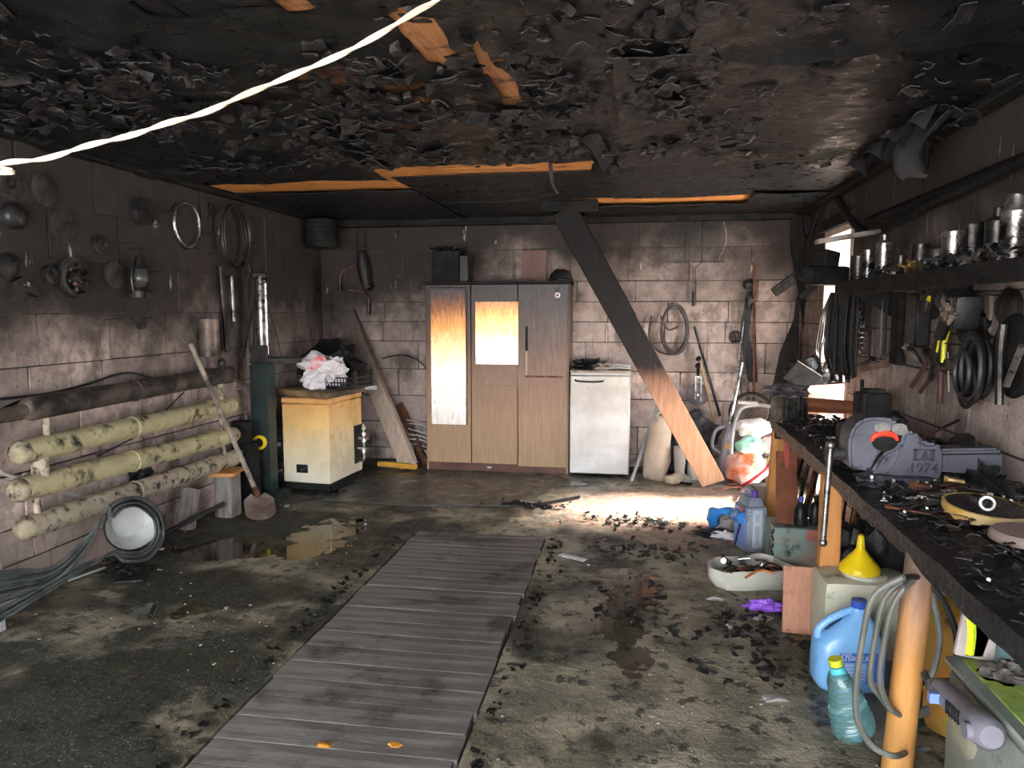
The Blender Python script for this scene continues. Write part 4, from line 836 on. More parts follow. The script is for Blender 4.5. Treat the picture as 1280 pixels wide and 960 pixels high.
for i, (px, py, an) in enumerate(((908, 602, 12), (925, 606, -8), (915, 610, 30))):
    p = az(px, py, .006); one('wood_splinter', ('short reddish splinter right of the prop foot', 'long reddish splinter lying before the bag pile', 'thin splinter lying nearest to the camera by prop')[i], 'splinter', B().box((0, 0, .006), (.22, .025, .012), (0, 0, an)), mat('red_brown_wood', (.42, .16, .11), (.3, .1, .07), 4, .6), p)
# charred boards hanging in the far right corner
def charboard(label, pts, off, t_=.03, m_=CHM, nm='charred_board', cat='board'):
    q = [ab(*c, off) for c in pts]; b = B(); b.prism([(v.x, v.z) for v in q], t_, c=YB-.02-off); return one(nm, label, cat, b, m_)
charboard('broad charred board hanging in far right corner above the door side', [(990, 268), (1004, 268), (1008, 330), (1011, 372), (1008, 428), (1003, 400), (999, 375), (992, 330), (987, 300)], .10)
charboard('narrow charred strip hanging beside the broad corner board', [(1004, 270), (1015, 272), (1018, 310), (1016, 350), (1012, 370), (1008, 340)], .22)
charboard('charred wedge-shaped board leaning on the far right corner', [(962, 500), (975, 440), (992, 400), (996, 370), (999, 372), (998, 440), (985, 480), (976, 520)], .3)
b = B(); b.box((0, -.04, 0), (.24, .06, .09), (0, -38, 0), .006); b.box((.0, -.075, .0), (.23, .012, .03), (0, -38, 0), .004); one('wall_fixture', 'small dark tilted fixture on the back wall near corner', 'fixture', b, SOOTM, ab(979, 357, 0))
b = B(); b.box(at(1012, 362, y=7.2), (.22, .05, .05), (0, -42, 0), .004); one('charred_lath', 'short charred lath crossing the corner boards', 'slat', b, CHM)
b = B(); b.tube([at(1002, 272, x=XR-.03), at(1010, 300, x=XR-.04), at(1022, 268, x=XR-.04), at(1040, 240, x=XR-.03)], .014, 6); one('burnt_cable', 'black cable looping from the ceiling in far right corner', 'cable', b, RUBBER)
# ================= DOORWAY SIDE / RIGHT WALL =================
b = B(); b.box((XR-.02, 6.55, DZ+.05), (.06, .98, .1), (0, 0, 0), .006); struct('trim_4', b, CHM)
b = B(); pts = [at(px, py, x=XR-.05) for px, py in ((1047, 248), (1062, 272), (1085, 292), (1120, 278), (1170, 252), (1230, 225), (1300, 190))]; b.tube(pts, .03, 8); one('burnt_cable', 'thick sagging charred cable along top of right wall', 'cable', b, CHM)
a, c = at(1085, 277, x=XR-.03), at(1300, 192, x=XR-.03); b = B(); b.tube([a, c], .035, 4, smooth=False); one('charred_batten', 'long charred batten fixed along the right wall above shelf', 'batten', b, CHM)
b = B(); b.box((0, -.03, 0), (.10, .03, .3), (0, 10, 0), .01); b.tube([(0, -.03, -.15), (-.01, -.03, -.26)], .006); one('charred_board', 'charred strip dangling on right wall below ceiling edge', 'board', b, CHM, ar(1164, 178, 0), RW)
def tear(u, v):
    q = at(1150+u*60, 70+v*75+12*math.sin(u*3), x=1.5-.15*math.sin(v*2.5)+.05*noise.noise(Vector((u*4, v*4, 0)))); return q
q0 = at(1180, 110, x=1.45)
def tear(u, v):
    wv = .36*(1-v*.55); return (q0.x-.04-.10*math.sin(v*2.6)+.04*math.sin(u*6), q0.y+(u-.5)*wv*1.3+.05*v, 2.56-v*.27+.03*noise.noise(Vector((u*4, v*3, 1))))
b = B(); b.grid(14, 10, tear, .004); one('torn_sheet', 'curled torn sheet hanging from ceiling at right wall edge', 'sheet', b, mat('grey_char', (.035, .036, .038), (.018, .018, .018), 5, .4, bump=.3))
for i in range(4):
    q = at(1085+i*24, 140-i*14, x=1.35)
    def tf(u, v, q=q, i=i): return (q.x+.04*math.sin(u*4+i)-.05*v, q.y+(u-.5)*.3, 2.575-v*.10*(1+.5*math.sin(u*5+i)))
    b = B(); b.grid(8, 5, tf, .003); part('hanging_shred', b, mat('grey_char', (.06, .062, .065)), ceil)
# shelf
SX, SZ = 1.30, 1.79
t = thing('wall_shelf', 'long charred shelf on the right wall loaded with burnt cans', 'shelf', (1.45, 3.9, SZ-.06))
b = B(); b.box(((SX+XR)/2-.005, 3.75, SZ), (XR-SX-.01, 3.0, .025), bev=.004); part('shelf_board', b, CHM, t, world=True)
b = B(); b.box((SX-.005, 3.75, SZ-.02), (.022, 3.0, .085), bev=.004); part('front_edge', b, CHM, t, world=True)
for y_ in (2.9, 4.0, 5.15):
    b = B(); b.prism([(SX+.02, SZ-.013), (XR-.01, SZ-.013), (XR-.01, SZ-.2)], .03, 'xz', y_); part('bracket', b, CHM, t, world=True)
b = B(); b.box(at(1059, 296, y=5.15), (.38, .10, .03), (0, -9, 0), .004); one('sooty_lath', 'short sooty lath sticking out above the shelf end', 'slat', b, mat('sooty_slat', (.28, .25, .23), (.15, .13, .12), 6, .6, soot=.4))
TIN = mat('sooty_tin', (.30, .28, .27), (.14, .13, .12), 7, .3, metal=.85, bump=.2, soot=.40, sscale=7)
TIND = mat('dark_tin', (.07, .065, .06), (.04, .038, .036), 7, .35, metal=.7, bump=.25, soot=.35)
def onshelf(px, x_=1.40):
    q = at(px, 330, x=x_); return Vector((x_, q.y, SZ+.013))
def can(px, rpx, hpx, label, m_=TIN, neck=0, x_=1.40, name='tin_can', cat='can', lid=True):
    p = onshelf(px, x_); r, h = sz(p, rpx), sz(p, hpx); t = thing(name, label, cat, p)
    b = B(); pr = [(0, 0), (r, 0), (r*1.03, .004), (r, .01), (r, h-.01), (r*1.03, h-.005), (r, h)]
    if neck: pr += [(r*.97, h), (neck*r, h+r*.35), (neck*r, h+r*1.1), (neck*r*1.1, h+r*1.15), (0, h+r*1.15)]
    else: pr += [(r*.9, h), (r*.88, h-.012), (0, h-.012)]
    b.lathe(pr, 24); part('body', b, m_, t)
    if lid: b = B(); b.ring((0, 0, h*.5), r*1.0, .003, (0, 0, 1)); part('rib', b, m_, t)
    return t
can(1085, 8, 40, 'shiny narrow tin near the far end of the shelf')
can(1104, 9, 46, 'taller shiny tin right beside the narrow one', neck=.5)
can(1073, 9, 34, 'dull dark tin at the very end of the shelf', TIND)
can(1126, 6, 28, 'small dark can behind the bright scraps on the shelf', TIND)
can(1150, 11, 42, 'dark tin left of the middle shiny can', TIND, x_=1.5)
can(1190, 13, 50, 'middle shiny cylinder can standing alone on the shelf')
can(1172, 17, 34, 'wide dark pot at the back of the shelf, left of middle can', TIND, x_=1.5, name='cooking_pot', cat='pot')
can(1214, 16, 60, 'tall dark drum at shelf back between the two shiny cans', TIND, x_=1.5)
can(1266, 17, 66, 'largest shiny tin with a raised neck at right photo edge', neck=.75)
can(1244, 14, 60, 'dark tin just left of the largest shiny tin', TIND, neck=.4, x_=1.5)
can(1300, 18, 55, 'dark tin beyond the largest shiny tin', TIND)
for i, (px, lb, m_) in enumerate(((1118, 'pale melted lump on the shelf beside the taller tin', TIN), (1139, 'brass-coloured tap fitting among the shelf scraps', mat('brassy', (.5, .34, .14), (.25, .16, .07), 8, .35, metal=.8, soot=.3)), (1158, 'spiky bright metal scrap on front of the shelf', STEEL), (1205, 'round elbow fitting right of the middle can', TIND), (1228, 'bright twisted strip on the shelf edge', STEEL), (1241, 'crushed tin at the foot of largest can', TIN))):
    p = onshelf(px, 1.35); b = B(); rr = random.Random(i); b.ball((0, 0, .035), (.035, .045, .035), 2, .5, i, 2, flat=-.034)
    for k in range(4): a = rr.uniform(0, 6.28); b.cyl((0, 0, .03), (.06*math.cos(a), .07*math.sin(a), .03+rr.uniform(0, .06)), .008, n=6)
    one('metal_scrap', lb, 'scrap', b, m_, p)
b = B(); rr = random.Random(9)
for k in range(260):
    y_ = rr.uniform(2.4, 5.2); flake(b, (rr.uniform(1.32, 1.58), y_, SZ+.03+rr.random()*.05), rr.uniform(.02, .07), rr)
one('ash_debris', 'ash and burnt scraps scattered all along the shelf', 'debris', b, CH, kind='stuff', ang=60)
b = B(); q = at(1033, 345, x=1.42); rr = random.Random(3)
b.box(q+Vector((0, 0, .0)), (.26, .2, .14), (0, 0, 20), .02); b.box(q+Vector((-.03, -.1, .12)), (.14, .14, .12), (0, 10, 30), .01); b.ball(q+Vector((-.1, 0, .03)), (.1, .09, .07), 2, .5); one('burnt_box', 'black burnt box jutting from shelf end before the doorway', 'box', b, CHM)
# hanging on the right wall
def wtube(name, label, cat, pts, r, m_, off=.05, n=8, group=None):
    b = B(); b.tube([ar(*q, off) for q in pts], r, n, smooth=len(pts) > 2); o = one(name, label, cat, b, m_, group=group); return o
o0 = at(1055, 420, x=1.46); t = thing('hose_bundle', 'thick curtain of black hoses hanging beside the doorway', 'hoses', o0); rr = random.Random(6)
for k in range(46):
    px = 1036+rr.random()**1*32; w_ = rr.uniform(-5, 5); dxx = rr.uniform(-.05, .1)
    P = [at(px+4, 366, x=1.46+dxx)-o0, at(px+w_, 400, x=1.46+dxx)-o0, at(px-2+w_, 440, x=1.46+dxx)-o0, at(px+2, 470+rr.uniform(-8, 8), x=1.46+dxx)-o0]
    b = B(); b.tube(P, rr.uniform(.007, .016), 6); part('hose', b, RUBBER, t)
for k in range(4):
    b = B(); P = [at(c_, d_, x=1.46)-o0 for c_, d_ in ((1038, 368), (1027+2*k, 395), (1022+3*k, 420), (1020+2*k, 440), (1028, 455+k*3), (1040, 440))]; b.tube(P, .006, 6); part('loose_wire', b, RUBBER, t)
RED = mat('red_plastic', (.55, .06, .07)); REDH = mat('red_handle', (.7, .07, .09), (.55, .05, .07), 5, .4)
p = at(1069, 348, x=1.44); t = thing('screwdriver', 'red-handled screwdriver hanging below the shelf', 'screwdriver', p); b = B(); b.lathe([(0, 0), (.011, -.005), (.014, -.05), (.011, -.12), (.006, -.13), (0, -.13)], 10); part('handle', b, REDH, t); b = B(); b.cyl((0, 0, -.13), (0, 0, -.24), .005, n=6); part('shank', b, SOOTM, t)
labs = ['black key-like tool hanging right of the red screwdriver', 'bunch of chain links hanging below the shelf', 'long flat black spanner hanging on wall under shelf', 'pale grey flat spanner with a round head on wall', 'dark strip hanging between the pale spanner and post', 'short black bar hanging beside the chain bunch']
for i, (px, y0_, y1_, wd, m_) in enumerate(((1078, 372, 405, .03, SOOTM), (1076, 380, 438, .035, STEEL), (1087, 368, 452, .022, BLK2), (1100, 375, 450, .03, mat('pale_spanner', (.2, .18, .17), (.12, .11, .1), 5, .5, metal=.4)), (1106, 372, 445, .018, BLK2), (1082, 372, 415, .015, BLK2))):
    a, c = ar(px, y0_, .03+.01*i), ar(px+2, y1_, .03+.01*i); d = a-c; b = B(); b.box((a+c)/2, (.01, wd, d.length*.95), bev=.003)
    if i == 1:
        b = B()
        for k in range(9): b.ring(c+d*(k/9)+Vector((0, rr.uniform(-.02, .02), 0)), .024, .005, (rr.uniform(-1, 1), 1, rr.uniform(-1, 1)), 12)
    if i in (2, 3): b.ring(c, .03, .01, (1, 0, 0), 14); b.ring(a, .022, .008, (1, 0, 0), 14)
    one('hanging_tool', labs[i], 'tool', b, m_)
a, c = ar(1122, 366, .05), ar(1122, 455, .05); b = B(); b.box((a+c)/2, (.04, .13, (a-c).length), bev=.005); one('charred_board', 'vertical charred board on right wall under the shelf', 'board', b, CHM)
a, c = ar(1078, 458, .05), ar(1110, 452, .05); b = B(); b.tube([a, c], .035, 4, smooth=False); [b.cyl(a.lerp(c, k/4), a.lerp(c, k/4)+Vector((-.07, 0, .01)), .005, n=6) for k in range(5)]; one('tool_rail', 'short wooden hook rail low on wall under hanging spanners', 'rail', b, mat('scorched_rail', (.1, .06, .05), (.05, .035, .03), 6, .6))
wtube('frame_saw', 'small rusty frame saw hung right of the vertical board', 'saw', [(1127, 380), (1136, 378), (1135, 416), (1132, 430)], .011, RUST, .04)
wtube('try_square', 'dark metal square with long thin leg on right wall', 'square', [(1124, 424), (1141, 422), (1140, 430)], .01, SOOTM, .04)
wtube('steel_rod', 'thin rod hanging down under the metal square', 'rod', [(1126, 430), (1131, 456)], .006, SOOTM, .04)
b = B(); b.box((0, -.045, 0), (.17, .08, .30), (0, 2, 0), .012); one('wall_box', 'black square box hung on right wall with yellow tag', 'box', b, BLK2, ar(1158, 400, 0), RW)
b = B(); b.box((0, -.02, 0), (.08, .02, .03), (0, 8, 0), .006); one('yellow_tag', 'yellow plastic scrap at top of the black wall box', 'tag', b, YEL, ar(1166, 373, .09), RW)
# axe, hammers
def tool(name, label, a, c, r, head, m_=RUST, cat='hammer', off=.07, hm=SOOTM):
    a, c = ar(*a, off), ar(*c, off); t = thing(name, label, cat, a)
    b = B(); b.tube([(0, 0, 0), c-a], r, 8); part('handle', b, m_, t)
    b = B(); b.box((0, 0, 0), head[0], head[1], .008); part('head', b, hm, t); return t
HW = mat('burnt_handle', (.11, .045, .04), (.06, .03, .028), 5, .6)
tool('hammer', 'hammer with slanting reddish handle, leftmost of the hung tools', (1163, 447), (1139, 483), .012, ((.04, .16, .04), (25, 0, 0)), HW)
tool('hammer', 'second slanting hammer right of the leftmost one', (1176, 455), (1150, 490), .011, ((.035, .13, .035), (25, 0, 0)), HW)
tool('axe', 'axe with long vertical reddish handle on right wall', (1177, 432), (1175, 504), .015, ((.03, .12, .15), (0, 0, 0)), HW, 'axe')
tool('pickaxe', 'black pick head tool with curved arm under the wall box', (1168, 440), (1180, 400), .016, ((.03, .2, .045), (-20, 0, 0)), CHM, 'pick')
tool('mallet', 'black mallet lying across the axe handle at its right', (1193, 456), (1178, 450), .014, ((.06, .09, .06), (0, 0, 0)), CHM, 'mallet')
b = B(); b.prism([(-.15, .02), (-.05, .05), (.06, .0), (.16, -.05), (.06, -.03), (-.05, .0)], .02, c=-.08); b.cyl((0, -.07, .02), (0, -.11, .02), .014, n=8); one('pliers', 'open steel pliers hung across the tool handles', 'pliers', b, STEEL, ar(1160, 441, .04), RW)
p = ar(1182, 375, .02); t = thing('hand_drill', 'black drill with grey chuck hanging above the yellow-handled saw', 'drill', p, RW); b = B(); b.lathe([(0, 0), (.05, 0), (.055, .05), (.03, .1), (.025, .14), (0, .14)], 14, (-.05, -.07, -.06), (.5, 0, 1)); b.box((.06, -.07, .0), (.06, .05, .2), (0, 25, 0), .012); part('body', b, BLK2, t); b = B(); b.ball((0, -.1, .03), (.05, .02, .03), 2, .3); part('plate', b, GREY, t)
p = ar(1185, 428, .05); t = thing('pruning_saw', 'black cutting tool with bright yellow grips on right wall', 'tool', p, RW)
b = B(); b.tube([(-.04, -.03, -.05), (.0, -.03, .07)], .012, 8); b.tube([(.03, -.03, -.1), (.035, -.03, .0), (.07, -.03, .06)], .012, 8); part('grip', b, mat('bright_yellow', (.8, .75, .05), (.5, .45, .03), 9, .4), t); b = B(); b.tube([(-.04, -.03, -.05), (-.12, -.03, -.2)], .016, 6); b.tube([(.0, -.03, .07), (.1, -.03, .25)], .018, 6); part('arm', b, BLK2, t)
b = B(); b.tube([ar(1185, 440, .06), ar(1186, 490, .06)], .004, 5); one('string', 'thin white string hanging straight down from yellow grips', 'string', b, mat('pale_strip', (.5, .48, .45)))
p = ar(1218, 386, .05); t = thing('drill_machine', 'big black power tool with shiny scorched side on right wall', 'power tool', p, RW)
b = B(); b.box((.02, -.07, .0), (.2, .12, .16), (0, 12, 0), .03); b.box((-.08, -.07, .09), (.1, .1, .2), (0, 30, 0), .02); b.tube([(-.1, -.07, 0), (-.2, -.07, -.14)], .03, 8); part('body', b, BLK2, t)
b = B(); b.ball((.06, -.135, .0), (.07, .012, .05), 3, .5, 4, 3); part('side_plate', b, BRIGHT, t)
o0 = ar(1225, 462, .08); t = thing('hose_coil', 'black hose hung in many long loops on right wall', 'hose', o0, RW)
for k in range(9): b = B(); b.ring((R_(-.06, .06), -.012*k+.03, R_(-.02, .02)), R_(.07, .115), .012, n=28, sy=R_(1.25, 1.65)); part('hose_turn', b, RUBBER, t)
b = B(); b.ring((-.13, 0, -.07), .09, .01, n=20, sy=1.3); part('hose_turn', b, RUBBER, t)
tool('file', 'reddish wooden handle poking out below hose loops', (1217, 490), (1227, 503), .014, ((.015, .03, .03), (0, 0, 0)), HW, 'file')
wtube('steel_bar', 'tall sooty bar hanging right of the hose loops', 'bar', [(1254, 405), (1250, 445), (1249, 506)], .018, SOOTM, .1)
wtube('steel_bar', 'slanting bar with bright scraped spot at right photo edge', 'bar', [(1278, 432), (1258, 482)], .014, STEEL, .12)
p = ar(1274, 445, .02); b = B(); b.lathe([(0, 0), (.17, 0), (.18, .02), (.16, .04), (0, .05)], 28, axis=(0, -1, 0)); one('burnt_disc', 'large black round plate behind the slanting bar', 'plate', b, CHM, p, RW)
p = ar(1222, 412, .0); b = B(); b.ball((0, -.02, 0), (.14, .04, .1), 3, .4, 5, 3); one('burnt_rag', 'dark lump of burnt cloth above the hose loops', 'rag', b, CHM, p, RW)
p = ar(1268, 385, .0); b = B(); b.lathe([(0, 0), (.08, 0), (.09, .03), (.05, .06), (0, .06)], 20, axis=(0, -1, 0)); one('burnt_lamp', 'round sooty lamp housing on wall at right photo edge', 'lamp', b, SOOTM, p, RW)
for i, (px, py) in enumerate(((1132, 395), (1150, 360), (1250, 370), (1205, 432), (1140, 402))):
    one('wall_nail', 'x', 'nail', B().cyl((0, .03, 0), (0, -.09, .01), .004, n=6), NAIL, ar(px, py, 0), RW, group='bare nails in the right wall')['label'] = ('nail beside the frame saw on right wall', 'nail above the black wall box', 'nail left of the lamp housing on right wall', 'nail between the yellow grips and hose loops', 'nail just below the frame saw top')[i]
# ================= WORKBENCH =================
BT = .885; BX = .90
t = thing('workbench', 'long charred workbench on orange posts along the right wall', 'workbench', (1.25, 3.4, 0))
def edge(y): return BX+.035*(y-3)/2.4+.012*noise.noise(Vector((y*5, 0, 0)))
b = B(); ys = [1.3+i*(5.42-1.3)/60 for i in range(61)]
b.prism([(edge(y)+.0, y) for y in ys]+[(1.14, 5.42), (1.14, 1.3)], .045, 'xy', BT-.0225); part('top_plank', b, CH, t, world=True)
for x0, x1 in ((1.146, 1.375), (1.381, 1.60)): b = B(); bx(b, x0, x1, 1.3, 5.40, BT-.045, BT-R_(0, .004), .005); part('top_plank', b, CHM, t, world=True)
b = B(); pl = [(y, BT-.046) for y in ys]+[(y, BT-.075-.03*noise.noise(Vector((y*4, 3, 0)))-.02*noise.noise(Vector((y*17, 1, 0)))) for y in reversed(ys)]
b.prism(pl, .028, 'yz', BX+.02)
for v in b.bm.verts: v.co.x += .035*(v.co.y-3)/2.4
part('apron', b, CH, t, world=True)
def leg(px, py, w_, d_, m_, tilt=0, zb=0, zt=.84):
    q = at(px, py, z=zt); b = B(); b.box((q.x+.03-tilt/2, q.y, (zt+zb)/2), (w_, d_, zt-zb), (0, math.degrees(math.atan2(tilt, zt-zb)), 0), .006)
    return part('leg', b, m_, t, world=True)
leg(970, 530, .10, .06, ORW, .04); leg(1032, 590, .095, .07, ORW, 0)
LOG = mat('log_post', (.62, .33, .13), (.5, .25, .09), 3, .5, bump=.25, stretch=(7, 7, 1), grad=[(0, (.60, .30, .09)), (.42, (.58, .27, .08)), (.58, (.42, .22, .11)), (.74, (.20, .13, .10)), (.95, (.12, .09, .08))], gdist=.2)
q = at(1150, 693, z=.80); b = B(); b.cyl((q.x-.04, q.y+.0, .0), (q.x+.005, q.y, .84), .05, .047, 20); part('leg', b, LOG, t, 'round log leg, scorched at the top', world=True)
for y_ in (5.25, 3.8, 2.5): b = B(); b.box((1.55, y_, .42), (.08, .08, .84), bev=.004); part('leg', b, CHM, t, world=True)
b = B(); b.box((1.25, 5.3, .80), (.6, .05, .08)); b.box((1.25, 3.85, .80), (.6, .05, .08)); b.box((1.25, 2.52, .80), (.6, .05, .08)); part('crossbar', b, CHM, t, world=True)
# ---------- vise ----------
VI = mat('vise_paint', (.115, .115, .145), (.075, .075, .092), 5, .45, metal=.3, bump=.12, soot=.2, sscale=12)
y0 = 3.42
def V(x, y): q = at(1020+x/4.8, 500+y/4.8, y=y0-.08); return (q.x, q.z)
t = thing('bench_vise', 'big grey bench vise with red handle hole, bolted at bench edge', 'vise', (1.12, y0, BT))
def vp(poly, th, name, m_=VI, yc=y0, par=None, bev=.012, label=None):
    b = B(); b.prism([V(*q) for q in poly], th, c=yc); bmesh.ops.recalc_face_normals(b.bm, faces=b.bm.faces[:])
    if bev: bmesh.ops.bevel(b.bm, geom=b.bm.edges[:], offset=bev, segments=2, affect='EDGES')
    return part(name, b, m_, par or t, label, world=True)
fixed = vp([(330, 440), (395, 330), (470, 290), (510, 268), (530, 190), (600, 190), (660, 262), (730, 258), (762, 290), (765, 400), (752, 470), (700, 480), (560, 462)], .16, 'fixed_jaw')
front = vp([(205, 415), (195, 310), (200, 225), (228, 160), (280, 115), (360, 104), (470, 115), (500, 150), (505, 230), (400, 300), (320, 425)], .165, 'moving_jaw')
vp([(345, 165), (360, 140), (420, 135), (440, 150), (440, 190), (420, 205), (370, 200)], .19, 'jaw_insert', STEEL, par=front, bev=.006)
vp([(448, 150), (470, 138), (530, 142), (550, 165), (545, 200), (510, 212), (455, 200)], .19, 'jaw_insert', STEEL, par=fixed, bev=.006)
q = V(410, 245); b = B(); b.tube([(q[0]+.05*math.cos(math.radians(k)), y0-.085, q[1]+.034*math.sin(math.radians(k))) for k in range(5, 186, 15)], lambda u: .006+.009*math.sin(u*PI), 8, smooth=False); part('red_rim', b, mat('vise_red', (.75, .06, .03), (.6, .05, .02), 5, .4), front, 'red inner rim', world=True)
b = B(); b.lathe([(0, 0), (.05, 0), (.05, .003), (0, .003)], 20, (q[0], y0-.083, q[1]-.006), (0, -1, 0), sy=.75); part('hollow_shade', b, CHM, front, world=True)  # flat black disc, its colour stands in for shade inside the jaw
b = B(); a, c = V(205, 345), V(100, 345); zc_ = a[1]; b.cyl((a[0], y0, zc_), (c[0], y0, zc_), .028, n=18); b.cyl((c[0]+.02, y0, zc_), (c[0]-.008, y0, zc_), .038, n=18); part('screw_boss', b, GREY, t, world=True)
hx = c[0]+.01; b = B(); b.cyl((hx-.012, y0-.045, zc_+.03), (hx-.028, y0-.05, V(0, 860)[1]), .0135, n=12); b.ball((hx-.028, y0-.05, V(0, 865)[1]), .02, 2); b.ball((hx-.012, y0-.045, zc_+.045), .02, 2); part('handle_bar', b, STEEL, t, world=True)
vp([(760, 302), (1120, 296), (1140, 320), (1143, 462), (760, 440)], .11, 'slide_beam', bev=.01)
vp([(770, 330), (1130, 325), (1132, 332), (770, 338)], .118, 'beam_groove', CHM, bev=0)
b = B(); q = V(520, 500); bc = (q[0]+.01, y0, BT)
b.lathe([(0, 0), (.165, 0), (.17, .01), (.165, .022), (.14, .03), (.13, .046), (.125, .05), (0, .05)], 36, bc); part('swivel_base', b, VI, t, world=True)
for a in range(5): b = B(); an = math.radians(-150+a*35); b.cyl((bc[0]+.15*math.cos(an), y0+.15*math.sin(an), BT+.02), (bc[0]+.15*math.cos(an), y0+.15*math.sin(an), BT+.05), .013, n=8); part('bolt', b, STEEL, t, world=True)
vp([(505, 275), (512, 275), (500, 340), (470, 400), (430, 445), (422, 440), (462, 395), (492, 340)], .172, 'casting_ridge', bev=0)
def text(s_, size, name, parent, M, m_, depth=.004):
    cu = bpy.data.curves.new(name, 'FONT'); cu.body = s_; cu.size = size; cu.extrude = depth; cu.align_x = 'CENTER'; cu.align_y = 'CENTER'
    o = bpy.data.objects.new(name, cu); COL.objects.link(o); bpy.context.view_layer.update()
    me = bpy.data.meshes.new_from_object(o.evaluated_get(bpy.context.evaluated_depsgraph_get())); bpy.data.objects.remove(o)
    me.transform(TM[parent.name].inverted() @ M); me.materials.clear(); me.materials.append(m_)
    r = bpy.data.objects.new(name, me); COL.objects.link(r); r.parent = parent; TM[r.name] = TM[parent.name]; return r
FRONT = Matrix.Rotation(PI/2, 4, 'X')
q = V(645, 412); text('1974', .058, 'cast_lettering', t, Matrix.Translation((q[0], y0-.082, q[1])) @ FRONT, mat('cast_relief', (.05, .05, .06), None, 5, .5), .005)
b = B(); c0 = V(590, 298); c1 = V(705, 362)
for (xa, za, xb, zb_) in ((c0[0], c0[1], c1[0], c0[1]), (c0[0], c1[1], c1[0], c1[1]), (c0[0], c0[1], c0[0], c1[1]), (c1[0], c0[1], c1[0], c1[1])): b.box(((xa+xb)/2, y0-.082, (za+zb_)/2), (abs(xa-xb)+.006, .006, abs(za-zb_)+.006))
mx, mz = (c0[0]+c1[0])/2, (c0[1]+c1[1])/2
b.box((mx-.03, y0-.082, mz), (.008, .006, .05)); b.box((mx+.03, y0-.082, mz), (.008, .006, .05)); b.box((mx, y0-.082, mz), (.008, .006, .035), (0, 25, 0)); b.box((mx+.012, y0-.082, mz), (.008, .006, .035), (0, -25, 0)); part('cast_emblem', b, mat('cast_relief', (.05, .05, .06)), t, world=True)
# ---------- things on the bench ----------
def ob(px, py, z=BT): return at(px, py, z=z)
b = B(); p = Vector((1.03, 5.27, BT)); t = thing('heat_sink', 'finned metal block at far corner of the bench', 'metal block', p, (0, 0, 20))
b = B(); b.box((0, 0, .012), (.2, .16, .024), bev=.004); part('base', b, STEEL, t)
for k in range(7): b = B(); b.box((-.09+k*.03, 0, .09), (.012, .14, .14)); part('fin', b, STEEL, t)
b = B(); b.ball((.0, .05, .2), (.13, .1, .05), 3, .4, 3, 3); part('ash_cap', b, mat('burnt_paper', (.10, .09, .09), (.04, .035, .035), 9, .7), t)
ROLL = mat('rusty_roll', (.30, .15, .11), (.17, .10, .085), 4, .38, metal=.5, bump=.3, soot=.2, sscale=5); ROLLO = mat('rusty_roll_orange', (.55, .17, .06), (.26, .15, .12), 2.5, .38, metal=.4, bump=.3, soot=.12, sscale=5)
def roll(label, a, c, r0, r1, m_):
    a, c = Vector(a), Vector(c); b = B(); ax = (c-a); L_ = ax.length; n = 26
    b.lathe([(r0, 0), (r1, L_), (r1*.93, L_), (r0*.93, 0), (r0, 0)], n, a, ax); return one('metal_roll', label, 'roll', b, m_)
p1, p2 = ob(995, 517), ob(1080, 520); roll('orange-rusty rolled metal sheet, front of the two rolls', p1+Vector((0, 0, .065)), p2+Vector((0, .05, .05)), .062, .045, ROLLO)
p1, p2 = ob(1008, 505), ob(1075, 503); roll('brown rolled metal sheet lying behind the orange-rusty one', p1+Vector((0, .10, .075)), p2+Vector((0, .14, .075)), .06, .07, ROLL)
b = B(); q = ob(1010, 500)+Vector((0, .25, .17)); b.box(q, (.26, .02, .2), (25, 32, 10), .003); one('dark_plate', 'dark square plate propped up behind the metal rolls', 'plate', b, CHM)
b = B(); q = ob(1022, 497)+Vector((.0, .2, .17)); b.box(q, (.2, .1, .05), (10, -12, 20), .004); one('grey_sheet', 'crumpled grey sheet lying over the brown roll', 'sheet', b, mat('grey_paper', (.14, .125, .115), (.08, .07, .065), 6, .6))
q = ob(1042, 500); q.z = 0; t = thing('fly_wheel', 'small white washer on a slanting stick behind the rolls', 'washer', Vector((q.x, q.y+.35, BT)))
b = B(); b.lathe([(.01, 0), (.05, 0), (.05, .012), (.01, .012), (.01, 0)], 20, (.03, 0, .22), (.2, -1, .2)); part('disc', b, mat('pale_disc', (.5, .46, .42), (.35, .32, .3), 6, .5), t); b = B(); b.cyl((.03, 0, .21), (-.03, 0, .36), .006, n=6); b.cyl((.0, .02, .0), (.03, .0, .21), .01, n=6); part('stick', b, STEEL, t)
b = B(); q = ob(1040, 500); rr = random.Random(8)
b.ball((q.x, q.y+.45, BT+.12), (.22, .22, .2), 3, .45, 7, 2.5, flat=-.115); one('burnt_heap', 'black burnt heap on far end of the bench by the doorway', 'debris', b, CH)
b = B(); b.box((0, 0, .13), (.17, .14, .26), bev=.01); b.box((0, 0, .27), (.1, .1, .02)); b.box((-.06, -.072, .13), (.006, .004, .24)); one('tin_canister', 'square dark tin standing on the bench against the wall', 'canister', b, GREY, (1.40, 4.75, BT), (0, 0, 10))
b = B(); b.tube([(1.33, 4.7, BT+.2), (1.32, 4.68, BT+.3), (1.33, 4.72, BT+.33)], .012); one('tin_tap', 'small black tap on left of the square tin', 'tap', b, BLK2)
b = B(); b.box((0, 0, .08), (.22, .16, .16), bev=.012); b.box((.02, 0, .175), (.14, .1, .03), bev=.01); one('battery_box', 'black burnt battery block left of the motor on bench', 'battery', b, BLK2, (1.17, 4.1, BT), (0, 0, 12))
t = thing('electric_motor', 'round dark motor with ribs standing behind the vise', 'motor', (1.30, 4.05, BT)); b = B(); b.lathe([(0, 0), (.07, 0), (.075, .015), (.075, .13), (.06, .15), (.03, .155), (.03, .17), (0, .17)], 24); part('housing', b, SOOTM, t)
